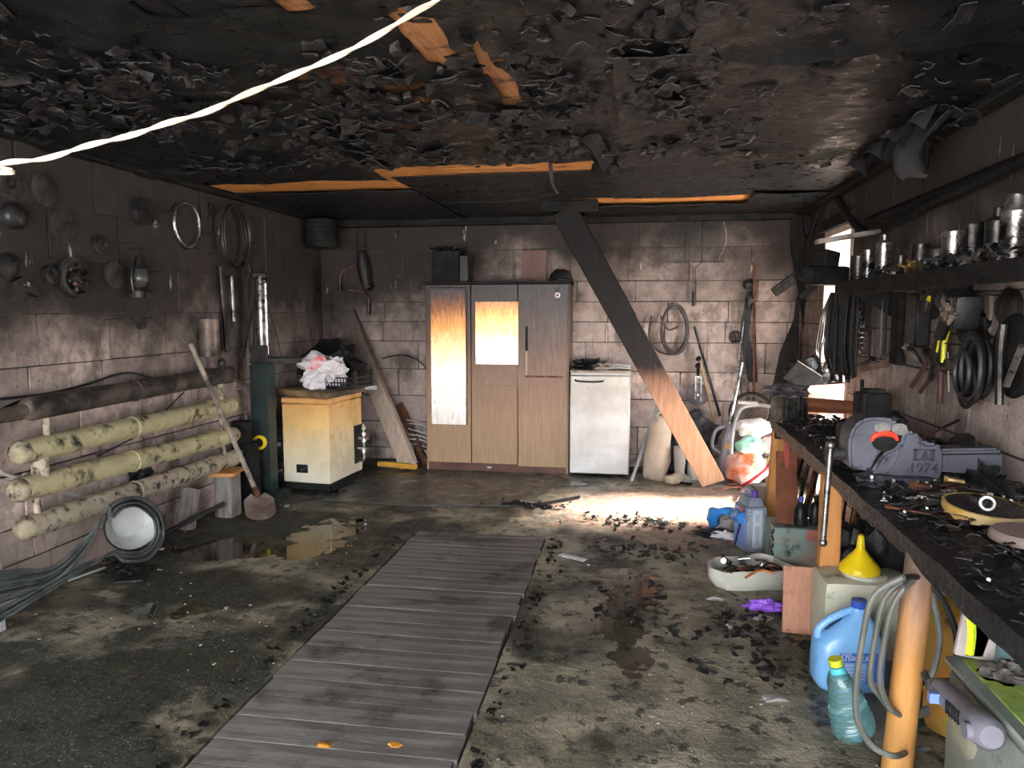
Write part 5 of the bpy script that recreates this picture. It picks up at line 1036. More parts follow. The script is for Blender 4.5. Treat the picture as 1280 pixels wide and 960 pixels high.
for k in range(3): b = B(); b.ring((0, 0, .03+.035*k), .077, .006, (0, 0, 1)); part('rib', b, STEEL, t)
b = B(); b.ball((0, 0, .2), (.04, .04, .04), 2, .2); b.ball((.05, .03, .17), (.03, .03, .04), 1); part('cap', b, BLK2, t)
def heap(name, label, cat, c, r, m_, sd, amp=.4, fr=2.5, z=BT):
    b = B(); b.ball((0, 0, 0), r, 4, amp, sd, fr)
    for v in b.bm.verts: v.co.z = max(v.co.z, 0)
    bmesh.ops.remove_doubles(b.bm, verts=b.bm.verts[:], dist=.0005); return one(name, label, cat, b, m_, (c[0], c[1], z+.001))
heap('burnt_blanket', 'charred grey blanket heap behind the vise body', 'blanket', (1.36, 3.85), (.17, .17, .13), CH, 31, .2)
heap('burnt_heap', 'black debris heap against wall behind the slide beam', 'debris', (1.43, 3.5), (.09, .28, .13), CH, 32)
heap('burnt_heap', 'low black heap on the bench at right photo edge', 'debris', (1.48, 2.72), (.07, .14, .05), CH, 33, .3)
def stick(name, label, cat, a, c, r, m_, z=.03, group=None, z2=None):
    b = B(); b.tube([ob(*a)+Vector((0, 0, z)), ob(*c)+Vector((0, 0, z if z2 is None else z2))], r, 6, smooth=False); return one(name, label, cat, b, m_, group=group)
stick('steel_rod', 'thin rusty rod poking up behind the vise towards the wall', 'rod', (1140, 590), (1195, 575), .007, RUST, .14, z2=.20)
stick('steel_rod', 'pale thin rod on the blanket heap behind the vise', 'rod', (1140, 595), (1170, 590), .006, BRIGHT, .13, z2=.15)
# tool pile in front of the vise
rr = random.Random(21); kinds = [STEEL, BRIGHT, mat('brassy', (.5, .34, .14)), RUST, GREY, TIND]
for i in range(52):
    px, py = rr.uniform(1148, 1245), rr.uniform(614, 652); p = ob(px, py); p.z = BT+.008+rr.random()*.045; a = rr.uniform(-30, 30)+(180 if rr.random() < .5 else 0)
    L_ = rr.uniform(.08, .2); b = B(); k = rr.choice((0, 0, 1, 2)); m_ = rr.choice(kinds)
    if k == 0: b.box((0, 0, 0), (L_, .014, .006), bev=.001); b.ring((L_/2+.008, 0, 0), .013, .005, (0, 0, 1), 10, 5); b.ring((-L_/2-.006, 0, 0), .011, .004, (0, 0, 1), 10, 5)
    elif k == 1: b.cyl((-L_/2, 0, 0), (L_*.1, 0, 0), .011, .009, 8); b.cyl((L_*.1, 0, 0), (L_/2, 0, 0), .004, n=6)
    else: b.cyl((-.03, 0, 0), (.03, 0, 0), .014, n=8); b.cyl((-.045, 0, 0), (-.03, 0, 0), .02, n=6)
    one('hand_tool', 'small burnt hand tool in the heap in front of vise base', 'tool', b, m_, p, (rr.uniform(-8, 8), rr.uniform(-8, 8), a), group='hand tools heaped before the vise')
for i in range(16):
    px, py = rr.uniform(1205, 1285), rr.uniform(600, 640); p = ob(px, py); p.z = BT+.008+rr.random()*.02
    b = B(); b.box((0, 0, 0), (rr.uniform(.15, .3), .02, .007), bev=.001); one('steel_file', 'long sooty file lying under end of the slide beam', 'file', b, rr.choice((TIND, SOOTM, STEEL)), p, (0, 0, rr.uniform(-35, 5)), group='files heaped beneath the slide beam')
# small wrenches at the far edge
for i in range(9):
    p = ob(1042+i*3.2, 566+i*1.0); p.z = BT+.008; b = B(); L_ = .13-.006*i; b.box((0, 0, 0), (L_, .009, .005)); b.ring((L_/2, 0, 0), .011, .004, (0, 0, 1), 10, 5); b.ring((-L_/2, 0, 0), .011, .004, (0, 0, 1), 10, 5); one('wrench', ('leftmost', 'second from left', 'third from left', 'fourth from left', 'middle', 'fourth from right', 'third from right', 'second from right', 'rightmost')[i]+' of the small bright wrenches laid left of the vise' if i != 4 else 'middle one of the nine bright wrenches left of the vise', 'wrench', b, BRIGHT, p, (0, 0, 12+i*2), group='row of wrenches left of the vise')
rr = random.Random(31)
b = B()
for k in range(1500):
    y_ = rr.uniform(1.5, 5.35); x_ = rr.uniform(edge(y_)+.03, 1.58); flake(b, (x_, y_, BT+.012+rr.random()*.025), rr.uniform(.012, .05), rr)
one('bench_debris', 'charred scraps and ash spread over the bench top', 'debris', b, CH, kind='stuff', ang=60)
b = B()
for k in range(260):
    y_ = rr.uniform(1.6, 5.2); x_ = rr.uniform(edge(y_)+.03, 1.58); c = (x_, y_, BT+.03+rr.random()*.012)
    if k % 3: b.box(c, (rr.uniform(.01, .05), .006, .004), (0, 0, rr.uniform(0, 180)))
    else: b.cyl(c, (c[0]+.004, c[1], c[2]+.006), .008, n=6)
one('bench_hardware', 'screws, washers and bright bits strewn on the bench', 'hardware', b, STEEL, kind='stuff')
# yellow-rimmed disc with a nut
p = ob(1228, 668); p = Vector((1.17, 2.86, BT)); p = ob(1232, 652); t = thing('round_lid', 'round charred lid with yellow rim on the near bench', 'lid', Vector((p.x+.0, p.y, BT+.03)), (5, 3, 0))
b = B(); b.lathe([(0, .03), (.13, .03), (.135, .025)], 40); part('charred_face', b, CH, t)
b = B(); b.lathe([(.128, -.01), (.142, -.01), (.142, .028), (.134, .031), (.128, .028), (.128, -.01)], 40); part('rim', b, mat('yellow_rim', (.52, .28, .04), (.50, .38, .2), 3, .5, soot=.05), t, 'yellow and white worn rim')
p2 = ob(1230, 660); b = B(); b.lathe([(.017, 0), (.025, 0), (.025, .035), (.017, .035), (.017, 0)], 16, (0, 0, .026), (-.25, -1, .25)); b.lathe([(.017, 0), (.022, 0), (.022, .03), (.017, .03), (.017, 0)], 12, (0, .03, .028), (-.25, 1, -.1)); one('pipe_nut', 'pipe coupling nut resting on the yellow-rimmed lid', 'nut', b, STEEL, (p2.x, p2.y, BT+.06))
p = ob(1290, 684); t = thing('round_lid', 'pinkish-rimmed round lid cut by the right photo edge', 'lid', Vector((p.x, p.y, BT+.02))); b = B(); b.lathe([(0, .03), (.11, .03), (.12, .02), (.12, -.0), (.1, -.01), (0, -.01)], 32); part('face', b, mat('pink_brown', (.3, .2, .17), (.45, .36, .33), 4, .5, soot=.1), t)
b = B(); b.box((0, 0, .09), (.16, .16, .18), bev=.03); one('grey_casting', 'grey rounded casting on the bench at right photo edge', 'casting', b, mat('grey_casting', (.25, .27, .27), (.15, .16, .16), 4, .5, soot=.15), (1.24, 2.18, BT), (0, 0, 20))
# ================= UNDER THE BENCH =================
# blue oil canister
SIL = mat('silver_blue_plastic', (.36, .40, .48), (.26, .30, .38), 6, .35, metal=.3, soot=.12, sscale=9); BLU = mat('oil_blue', (.20, .30, .62), (.15, .24, .52), 4, .35, soot=.05)
p = az(933, 690); t = thing('oil_canister', 'tall blue and silver oil canister with purple cap on floor', 'canister', (p.x+.03, p.y+.07, 0), (0, 0, 18))
b = B(); b.box((0, 0, .16), (.15, .21, .32), bev=.03); b.box((0, .0, .345), (.13, .18, .07), bev=.025, taper=(.65, .8)); part('body', b, SIL, t)
b = B(); b.box((-.077, 0, .17), (.006, .16, .27), bev=.002); part('blue_label', b, BLU, t, 'blue side label')
b = B(); b.prism([(-.08, .31), (-.02, .24), (.06, .02), (.045, .02), (-.04, .2), (-.08, .24)], .004, 'yz', -.082); part('dark_stripe', b, mat('navy', (.02, .03, .1), None, 5, .4), t)
b = B(); b.box((-.083, -.03, .29), (.003, .05, .03)); part('red_mark', b, mat('red_print2', (.6, .08, .1), None, 5, .4), t)
b = B(); b.box((-.0, -.107, .17), (.07, .004, .26), bev=.001); part('front_strip', b, mat('silver_strip', (.5, .54, .6), (.42, .46, .52), 6, .4), t)
b = B(); [b.ring((-.004, -.110, .075+.026*k), .012, .0022, (0, -1, 0), 12, 4, sy=.8) for k in range(8) if k != 5]; part('side_lettering', b, mat('embossed_grey', (.2, .23, .3), None, 5, .4), t)
b = B(); b.tube([(.0, .08, .35), (.0, .06, .41), (.0, -.01, .41), (.0, -.02, .38)], .018, 8); part('handle', b, SIL, t)
b = B(); b.cyl((0, -.05, .375), (0, -.05, .42), .026, n=14); part('cap', b, mat('purple_cap', (.12, .06, .32), None, 5, .4), t)
b = B(); pts = [az(892, 655, .05), az(893, 642, .16), az(903, 640, .2), az(918, 640, .22), az(930, 648, .24)]; b.tube(pts, lambda u: .035+.012*math.sin(u*9), 10)
for v in b.bm.verts: v.co += noise.noise_vector(v.co*14)*.02; v.co.z = max(v.co.z, .004)
one('blue_glove', 'crumpled bright blue rubber glove beside the oil canister', 'glove', b, mat('blue_rubber', (.05, .30, .75), (.04, .22, .6), 5, .3))
heap('foam_scrap', 'grey torn foam piece under the blue glove', 'foam', az(910, 660), (.12, .06, .11), mat('grey_foam', (.38, .34, .31), (.3, .27, .25), 6, .8), 41, .3, 2.5, 0)
heap('white_rag', 'small white rag on floor between glove and canister', 'rag', az(906, 672), (.09, .05, .04), BAG, 42, .4, 3, 0)
heap('burnt_heap', 'black ash patch on floor under the blue glove', 'ash', az(892, 668), (.13, .09, .03), CH, 43, .4, 3, 0)
b = B(); b.box((0, 0, .16), (.2, .2, .32), bev=.025); b.box((0, 0, .325), (.12, .12, .02)); one('beige_canister', 'square grey-beige canister behind the first bench post', 'canister', b, mat('beige_can', (.33, .31, .25), (.24, .22, .18), 5, .45, soot=.15), (.95, 5.75, 0), (0, 0, 8))
# tray full of small parts
p = az(935, 738); t = thing('plastic_tray', 'cut-open white plastic canister used as parts tray', 'tray', (p.x+.02, p.y+.12, 0), (0, 0, 14))
def trayp(s_, z):
    o = [(-.25, -.06), (-.2, -.14), (.17, -.15), (.24, -.08), (.2, .12), (.12, .16), (-.16, .13), (-.24, .05)]; return [(x*s_, y*s_, z) for x, y in o]
b = B(); R0, R1, R2, R3 = trayp(.86, 0), trayp(1, .05), trayp(1.02, .125), trayp(.97, .125); R4 = trayp(.93, .03); n = 8
b._add(R0+R1+R2+R3+R4, [tuple(reversed(range(8))), tuple(range(32, 40))]+[(k*8+i, k*8+(i+1) % 8, (k+1)*8+(i+1) % 8, (k+1)*8+i) for k in range(4) for i in range(8)])
bmesh.ops.subdivide_edges(b.bm, edges=b.bm.edges[:], cuts=2, use_grid_fill=True)
for v in b.bm.verts: v.co += noise.noise_vector(v.co*7)*.014; v.co.z = max(v.co.z, 0)
part('body', b, mat('tray_plastic', (.55, .53, .46), (.44, .42, .36), 4, .5, soot=.1, sscale=7), t, ang=50)
rr = random.Random(17)
for i in range(22):
    b = B(); L_ = rr.uniform(.05, .18); k = i % 3; m_ = rr.choice((STEEL, RUST, SOOTM, BRIGHT, GREY))
    if k == 0: b.tube([(-L_/2, 0, 0), (0, .02, .01), (L_/2, 0, 0)], .007, 6)
    elif k == 1: b.cyl((-.02, 0, 0), (.02, 0, 0), .016, n=10); b.cyl((.02, 0, 0), (.05, 0, 0), .008, n=8)
    else: b.box((0, 0, 0), (L_, .018, .008), bev=.002); b.ring((L_/2, 0, 0), .016, .005, (0, 0, 1), 12)
    q = TM[t.name] @ Vector((rr.uniform(-.15, .13), rr.uniform(-.08, .09), .07+.055*rr.random()))
    one('metal_part', 'small rusty metal part lying in the white tray', 'metal part', b, m_, q, (rr.uniform(-15, 15), rr.uniform(-15, 15), rr.uniform(0, 360)), group='metal parts in the plastic tray')
b = B(); pts = [az(932, 722, .125), az(950, 713, .135), az(968, 717, .125)]; b.tube(pts, .008, 6); one('orange_wire', 'orange bent wire piece lying on the tray contents', 'wire', b, mat('orange_wire', (.6, .2, .08), None, 5, .4))
heap('purple_scrap', 'bright purple plastic scrap under the tray edge', 'scrap', az(957, 760), (.10, .05, .045), mat('purple_plastic', (.34, .12, .72), (.28, .1, .6), 5, .4), 51, .25, 3, 0)
# turquoise cabinet box
TQ = mat('worn_turquoise', (.20, .27, .24), (.30, .20, .15), 4, .6, bump=.3, soot=.22, sscale=7)
t = thing('metal_box', 'worn turquoise metal box under the bench with red drip', 'box', (1.02, 4.85, 0)); b = B(); b.box((0, 0, .15), (.34, .26, .3), bev=.008); part('body', b, TQ, t); b = B(); b.box((.09, -.132, .26), (.12, .004, .07)); [b.box((.05+.02*k, -.132, .22-.01*(k % 3)), (.006, .004, .04+.02*(k % 3))) for k in range(5)]; part('paint_drip', b, mat('red_brown_wood', (.42, .16, .11)), t)
b = B(); [b.ring((-.165, -.12+.0*k, .05+k*.045), .016, .005, (1, 0, .3*(-1)**k), 10) for k in range(6)]; part('hanging_chain', b, SOOTM, t)
b = B(); b.lathe([(0, 0), (.1, 0), (.105, .01), (.1, .03), (.05, .04), (.03, .06), (0, .06)], 24); b.ring((.0, -.02, .07), .02, .008, (0, -.5, 1), 12); b.box((.08, -.03, .03), (.05, .03, .04)); one('flange', 'black greasy flange plate lying before the turquoise box', 'flange', b, SOOTM, tuple(az(990, 712, 0)+Vector((.02, .06, .04))), (10, 0, 0))
one('rubber_block', 'dark block on floor under the black flange', 'block', B().box((0, 0, .02), (.2, .16, .04), bev=.005), CHM, tuple(az(990, 712, 0)+Vector((.02, .06, 0))))
leanboard('wooden_board', 'red-brown scorched board standing on the turquoise box', (.95, 4.80, .305), (.99, 5.1, .70), .13, .025, mat('red_brown_board', (.26, .09, .05), (.13, .055, .035), 4, .5, soot=.25), 0)
for i, (x, y, lb, s_) in enumerate(((1.03, 4.80, 'small black bottle with blue cap on the turquoise box', 1), (1.13, 4.86, 'dark bottle on turquoise box right of the blue-capped one', .95))):
    t = thing('bottle', lb, 'bottle', (x, y, .301)); b = B(); b.lathe([(0, 0), (.038*s_, 0), (.04*s_, .01), (.04*s_, .09), (.03*s_, .12), (.012, .14), (.012, .155), (0, .155)], 16); part('body', b, BLK2, t)
    b = B(); b.cyl((0, 0, .15), (0, 0, .18), .015, n=12); part('cap', b, (mat('blue_cap', (.08, .12, .55)), BLK2)[i], t)
# leaning rods under the bench
rr = random.Random(77); RODM = [CHM, STEEL, RUST, SOOTM, mat('red_rod', (.5, .12, .1), (.35, .08, .07), 4, .5), BLK2]
for i in range(18):
    x0 = 1.08+.025*i; y_ = 5.05+rr.uniform(-.1, .2); b = B(); b.tube([(x0-.05, y_, .02 if i > 8 else .31), (x0+.12, y_+.22+rr.uniform(-.1, .1), .78)], rr.uniform(.007, .014), 6, smooth=False)
    one('leaning_rod', 'dark rod in the bundle leaning under the far bench', 'rod', b, rr.choice(RODM), group='rods leaning under the bench')
b = B(); b.tube([at(985, 545, y=5.15), at(982, 600, y=5.0)], .022, 8, smooth=False); one('red_tube', 'red tube leaning right behind the first orange post', 'tube', b, mat('red_rod', (.5, .12, .1)))
for i in range(8):
    b = B(); x0 = 1.12+.03*i; b.tube([(x0-.05, 3.95, .25), (x0+.09, 4.12, .80)], .011, 6, smooth=False); one('leaning_rod', ('nearest', 'second', 'third', 'fourth', 'fifth', 'sixth', 'seventh', 'farthest')[i]+' metal rod from the second orange post, leaning under bench', 'rod', b, rr.choice(RODM), group='rods behind the second post')
b = B(); b.box((0, 0, .3), (.05, .02, .6), (0, 8, 0)); one('orange_lath', 'narrow orange lath under the bench beside the vise handle', 'slat', b, ORW, (1.16, 4.2, 0))
b = B(); b.lathe([(0, 0), (.15, 0), (.17, .02), (.18, .5), (.19, .52), (.17, .52), (.15, .05), (0, .04)], 24); one('black_barrel', 'black melted bin standing under the bench', 'bin', b, BLK2, (1.28, 3.98, 0))
heap('melted_plastic', 'black melted plastic sheet hanging over the bin rim', 'plastic', (1.14, 3.92), (.13, .11, .22), CH, 61, .35, 2.2, .35)
b = B(); b.box((0, 0, .29), (.2, .3, .58), bev=.01); b.box((-.02, -.155, .3), (.14, .006, .5)); one('grey_cabinet', 'sooty grey-white cabinet side behind the log post', 'cabinet', b, mat('grey_white_paint', (.45, .44, .42), (.3, .29, .28), 4, .5, soot=.3), (1.44, 3.52, 0))
b = B(); b.prism([(0, 0), (.02, .03), (.16, -.12), (.2, -.22), (.16, -.2)], .02, c=0); one('spanner_strip', 'sooty pale strip hanging under the bench edge near vise', 'strip', b, STEEL, tuple(at(1090, 640, y=3.2)))
# plywood, white canister, funnel
PLY = mat('plywood', (.46, .22, .14), (.38, .18, .11), 9, .6, bump=.35, stretch=(4, 4, 1), soot=.05, sscale=7)
a = az(976, 790); b = B(); b.box((.12, 0, .17), (.23, .012, .34), bev=.004); b.box((.09, -.008, .08), (.05, .003, .02), (0, 20, 0)); one('plywood_square', 'square reddish plywood piece standing before the white canister', 'board', b, PLY, (a.x, a.y, 0), (-6, 0, -4))
CAN = mat('yellowed_plastic', (.56, .54, .42), (.46, .44, .33), 4, .38, soot=.08, sscale=7)
t = thing('plastic_canister', 'big yellowish-white square canister under the yellow funnel', 'canister', (1.09, 3.72, 0))
b = B(); b.box((0, 0, .19), (.42, .30, .38), bev=.06); part('body', b, CAN, t)
b = B(); b.ring((-.0, -.02, .385), .09, .012, (0, 0, 1), 28); b.cyl((0, -.02, .37), (0, -.02, .395), .085, n=28); part('neck', b, CAN, t)
t = thing('funnel', 'bright yellow funnel upside down on the white canister', 'funnel', (1.07, 3.70, .396))
YF_ = mat('funnel_yellow', (.85, .62, .01), (.78, .54, .01), 5, .35)
b = B(); b.lathe([(.082, 0), (.092, .0), (.092, .012), (.085, .03), (.03, .095), (.02, .11), (.013, .175), (.009, .175), (.016, .11), (.026, .09), (.08, .02), (.082, 0)], 32); part('cone', b, YF_, t)
b = B(); b.box((1.22, 3.55, .37), (.07, .03, .02), (0, 10, -15), .004); one('red_clip', 'small red plastic strip right of the funnel', 'clip', b, REDH)
# blue jug with handle
JB = mat('blue_jug', (.22, .47, .80), (.18, .40, .72), 3, .22, trans=.0, spec=.6)
p = az(1057, 868); t = thing('antifreeze_jug', 'light blue plastic jug with dark blue cap and label', 'jug', (p.x+.02, p.y+.09, 0), (0, 0, 6))
import itertools
def jug(b, W_, D_, Hs):
    # rounded-rectangle sections rising to an off-centre neck
    n = 24
    V_ = []; Fc = []
    for (z, w_, d_, cx_) in Hs:
        for i in range(n):
            a = 2*PI*i/n; c_, s_ = math.cos(a), math.sin(a); k = (abs(c_)**4+abs(s_)**4)**-.25
            V_.append((cx_+w_*c_*k, d_*s_*k, z))
    for j in range(len(Hs)-1):
        for i in range(n): k = (i+1) % n; Fc.append((j*n+i, j*n+k, (j+1)*n+k, (j+1)*n+i))
    Fc += [tuple(reversed(range(n))), tuple((len(Hs)-1)*n+i for i in range(n))]
    b._add(V_, Fc)
b = B(); jug(b, 0, 0, [(0, .115, .075, 0), (.01, .13, .085, 0), (.04, .142, .09, 0), (.12, .142, .088, 0), (.2, .138, .086, 0), (.235, .12, .08, .012), (.28, .085, .06, .03), (.32, .045, .04, .045), (.345, .028, .028, .045), (.36, .026, .026, .045)]); part('body', b, JB, t)
b = B(); b.tube([(-.125, 0, .215), (-.12, 0, .255), (-.07, 0, .30), (.0, 0, .335), (.03, 0, .34)], .017, 10); part('handle', b, JB, t)
b = B(); b.box((-.045, -.0, .262), (.10, .03, .05), (0, -32, 0), .014); part('handle_shade', b, mat('gap_shade', (.03, .05, .08), None, 5, .5), t, 'dark block painted as the shade behind the handle')  # solid block, dark colour stands in for shade under the grip
b = B(); b.cyl((.045, 0, .352), (.045, 0, .385), .032, n=20); part('cap', b, mat('royal_blue_cap', (.04, .10, .50), None, 5, .35), t)
b = B(); b.box((.035, -.0865, .115), (.19, .006, .135), bev=.001); part('paper_label', b, mat('label_blue', (.05, .13, .52), (.07, .18, .6), 9, .4), t)
b = B(); b.box((.0, -.0895, .098), (.105, .002, .085)); part('label_panel', b, mat('label_pale_blue', (.25, .45, .85), None, 9, .4), t)
WH = mat('print_white', (.75, .78, .82), None, 5, .5)
Lm = TM[t.name] @ Matrix.Translation((0, -.0905, 0)) @ FRONT
text('АЛЯСКА', .03, 'label_lettering', t, Lm @ Matrix.Translation((-.0, .158, 0)), WH, .0006); text('ТОСОЛ', .013, 'label_lettering', t, Lm @ Matrix.Translation((-.035, .177, 0)), WH, .0006)
b = B(); [b.box((-.026+.052*(k//5), -.0912, .13-.015*(k % 5)), (.042, .001, .003)) for k in range(10)]; b.box((.105, -.0905, .125), (.02, .002, .02)); b.box((.105, -.0905, .09), (.016, .002, .016)); b.box((.095, -.0905, .045), (.035, .002, .02)); part('label_print', b, WH, t)
# teal bottle
TB = mat('teal_pet', (.30, .55, .55), (.2, .42, .42), 5, .15, trans=.75, bump=.1)
p = az(1070, 927); t = thing('water_bottle', 'crumpled teal plastic bottle with yellow-green cap on floor', 'bottle', (p.x+.01, p.y+.05, 0), (0, -16, 0))
b = B(); pr = [(0, 0.01), (.05, .0), (.078, .012), (.082, .03)]
for k in range(6): pr += [(.082-.004*k, .04+k*.022), (.076-.004*k, .048+k*.022), (.081-.004*k, .056+k*.022)]
pr += [(.055, .19), (.05, .215), (.035, .25), (.022, .275), (.022, .29), (0, .29)]; b.lathe(pr, 28)
for v in b.bm.verts: v.co += noise.noise_vector(v.co*12)*.012; v.co.z = max(v.co.z, .0)
part('body', b, TB, t); b = B(); b.cyl((0, 0, .285), (0, 0, .312), .026, n=16); part('cap', b, mat('yellow_green', (.55, .58, .04), (.4, .42, .03), 5, .4), t); b = B(); b.cyl((0, 0, .235), (0, 0, .28), .032, .027, 16); part('neck_band', b, mat('cyan_band', (.1, .5, .6), None, 5, .3), t)
t = thing('water_bottle', 'dark green bottle standing behind the teal one', 'bottle', (1.12, 3.08, 0)); b = B(); b.lathe([(0, 0), (.05, 0), (.055, .01), (.055, .15), (.03, .2), (.015, .22), (.015, .24), (0, .24)], 20); part('body', b, mat('dark_green_glass', (.02, .06, .05), None, 5, .2), t)
# hose looped round the log post
HS = mat('olive_grey_hose', (.13, .13, .115), (.085, .085, .075), 6, .45)
lp = Vector((1.0, 2.62, .0)); t = thing('garden_hose', 'grey-green garden hose in loose loops around log post', 'hose', lp)
def hq(px, py, y): return at(px, py, y=y)-lp
loops = [[(1128, 722), (1092, 745), (1078, 800), (1070, 860), (1072, 900), (1090, 932), (1118, 945)], [(1128, 728), (1105, 750), (1092, 810), (1088, 850), (1100, 870), (1116, 888)], [(1130, 735), (1115, 760), (1104, 810), (1100, 850), (1108, 878), (1118, 890)]]
for i, pl in enumerate(loops):
    b = B(); yy = (2.47, 2.66, 2.62)[i]
    P = [at(px, py, y=yy) for px, py in pl]; R2 = [at(1168, 735, y=2.66), at(1186, 765, y=2.66), at(1196, 800, y=2.66), at(1192, 850, y=2.66), at(1178, 880, y=2.66)][::1] if i == 0 else [at(1163, 740, y=2.68), at(1174, 780+5*i, y=2.68), at(1172, 820, y=2.68), at(1160, 858, y=2.68)]
    P += [at(1138, (938, 893, 897)[i], y=2.74), at(1160, (935, 885, 890)[i], y=2.78)]
    for q in P: q.z = max(q.z, .014)
    b.tube([q-lp for q in P], .0105, 8); part('hose_turn', b, HS, t)
    b = B(); b.tube([P[0]-lp, at(1150, 722, y=2.68)-lp]+[q-lp for q in R2], .0105, 8); part('hose_turn', b, RUBBER if i == 0 else HS, t)
# orange gas cylinder behind the post
OG = mat('scorched_orange_paint', (.55, .22, .06), (.5, .36, .06), 2.2, .4, bump=.1, soot=.12, sscale=5)
t = thing('gas_cylinder', 'scorched orange round tank under bench behind the hose loops', 'tank', (1.28, 3.06, 0)); b = B(); b.lathe([(0, .0), (.12, .0), (.14, .02), (.155, .08), (.155, .38), (.14, .45), (.1, .5), (.05, .52), (0, .525)], 32); part('shell', b, OG, t)
b = B(); b.ring((0, 0, .54), .07, .01, (0, 0, 1)); b.cyl((0, 0, .5), (0, 0, .57), .02, n=10); part('collar', b, RUST, t); b = B(); b.ring((0, 0, .24), .157, .006, (0, 0, 1), 36); part('weld_seam', b, OG, t)
b = B(); P = [at(1218, 728, y=2.35), at(1213, 760, y=2.33), at(1215, 790, y=2.33), at(1212, 818, y=2.33)]; b.tube(P, .012, 4); one('lime_strap', 'fluorescent yellow-green strap hanging from the bench edge', 'strap', b, mat('lime', (.62, .85, .02), (.5, .75, .02), 8, .4))
b = B(); b.prism([(0, 0), (.05, -.0), (.075, .1), (.03, .12)], .02); one('red_bracket', 'small red pointed piece beside the lime strap', 'bracket', b, REDH, tuple(at(1205, 818, y=2.5)))
b = B(); b.box((1.16, 2.5, .10), (.2, .16, .2), bev=.01); one('red_toolbox', 'red and black case on floor right of the log post', 'case', b, mat('red_black', (.5, .03, .03), (.02, .02, .02), 3, .4))
b = B(); b.box(at(1168, 852, y=2.75), (.12, .02, .012), (0, -10, 0)); one('steel_strip', 'shiny strip lying on top of the red case', 'strip', b, BRIGHT)
b = B(); b.box(at(1225, 785, y=2.5), (.12, .02, .2), (0, 8, 0), .004); one('pink_board', 'pinkish grey board piece behind the lime strap', 'board', b, mat('pink_grey', (.42, .36, .34), (.3, .26, .25), 5, .6, soot=.1))
# grey-green metal case with lime lid
t = thing('metal_case', 'grey-green metal case with lime green top under near bench', 'case', (1.02, 2.29, 0))
GG = mat('grey_green_paint', (.24, .27, .24), (.16, .18, .16), 4, .45, bump=.2, soot=.2, sscale=7); LM = mat('lime_top', (.38, .50, .07), (.26, .34, .12), 3.5, .3, bump=.15, soot=.22, sscale=5)
X0 = 0
b = B(); bx(b, X0, .5, -.28, .25, .1, .47, .015); part('body', b, GG, t)
b = B(); bx(b, X0-.012, .51, -.29, .26, .488, .515, .008); part('lid', b, GG, t)
b = B(); bx(b, X0+.03, .48, -.26, .23, .513, .519, .002); part('lid_top', b, LM, t, 'lime green glossy lid surface')
b = B(); bx(b, X0+.02, .48, -.27, .24, .468, .49); part('lid_gap', b, CHM, t)
b = B(); b.ball((-.002, .12, .33), (.014, .1, .07), 2); part('side_dent', b, mat('tan_dent', (.3, .28, .21), None, 4, .5), t)
for c_ in ((.05, -.23), (.45, -.23), (.05, .2), (.45, .2)): b = B(); b.cyl((c_[0], c_[1], 0), (c_[0], c_[1], .1), .02, n=8); part('foot', b, BLK2, t)
heap('teal_cloth', 'crumpled dark teal cloth heap on back of the metal case', 'cloth', (1.24, 2.42), (.11, .08, .16), mat('teal_cloth', (.09, .15, .155), (.05, .09, .09), 5, .5, soot=.2), 71, .3, 2.5, .50)
heap('grey_scrap', 'grey crumpled scrap beside the teal cloth', 'scrap', (1.13, 2.41), (.06, .05, .04), mat('grey_paper', (.28, .25, .23)), 72, .4, 3, .52)
# angle grinder
a0 = at(1176, 862, x=.955); a1 = at(1236, 918, x=.955)
t = thing('angle_grinder', 'lavender-grey angle grinder hanging beside the metal case', 'grinder', a0.lerp(a1, .5)); d = a1-a0; L_ = d.length; Q = d.to_track_quat('X', 'Z').to_matrix().to_4x4()
b = B(); b.T = Q; b.lathe([(0, -L_*.55), (.03, -L_*.55), (.037, -L_*.4), (.037, L_*.2), (.045, L_*.3), (.045, L_*.5), (.03, L_*.56), (0, L_*.56)], 20, (0, 0, 0), (1, 0, 0)); part('body', b, LAV, t)
b = B(); b.T = Q; [b.box((-.02+k*.02, -.037, .0), (.006, .006, .04), bev=.001) for k in range(5)]; part('vent_slots', b, CHM, t)
b = B(); b.T = Q; b.cyl((L_*.45, -.03, 0), (L_*.45, -.055, 0), .022, n=16); part('knob', b, LAV, t); b = B(); b.T = Q; b.box((-L_*.55, 0, 0), (.05, .06, .05), bev=.01); b.cyl((-L_*.6, -.02, 0), (-L_*.75, -.02, .02), .012, n=8); part('gear_head', b, STEEL, t)
b = B(); b.box((1.0, 2.03, .07), (.14, .2, .13), bev=.01); one('grey_box', 'dark grey block on the floor beneath the grinder', 'box', b, GREY)
heap('foil_bag', 'crinkled silver-grey plastic bag on floor under the grinder', 'bag', (.955, 2.18), (.07, .1, .2), mat('foil', (.3, .33, .35), (.1, .12, .13), 7, .25, metal=.5, bump=.8, bscale=12, bdist=.03), 73, .4, 3.5, 0)
b = B(); b.box(at(1172, 872, y=2.35), (.05, .02, .03)); one('blue_clip', 'small blue clip on the silver bag', 'clip', b, BLU)
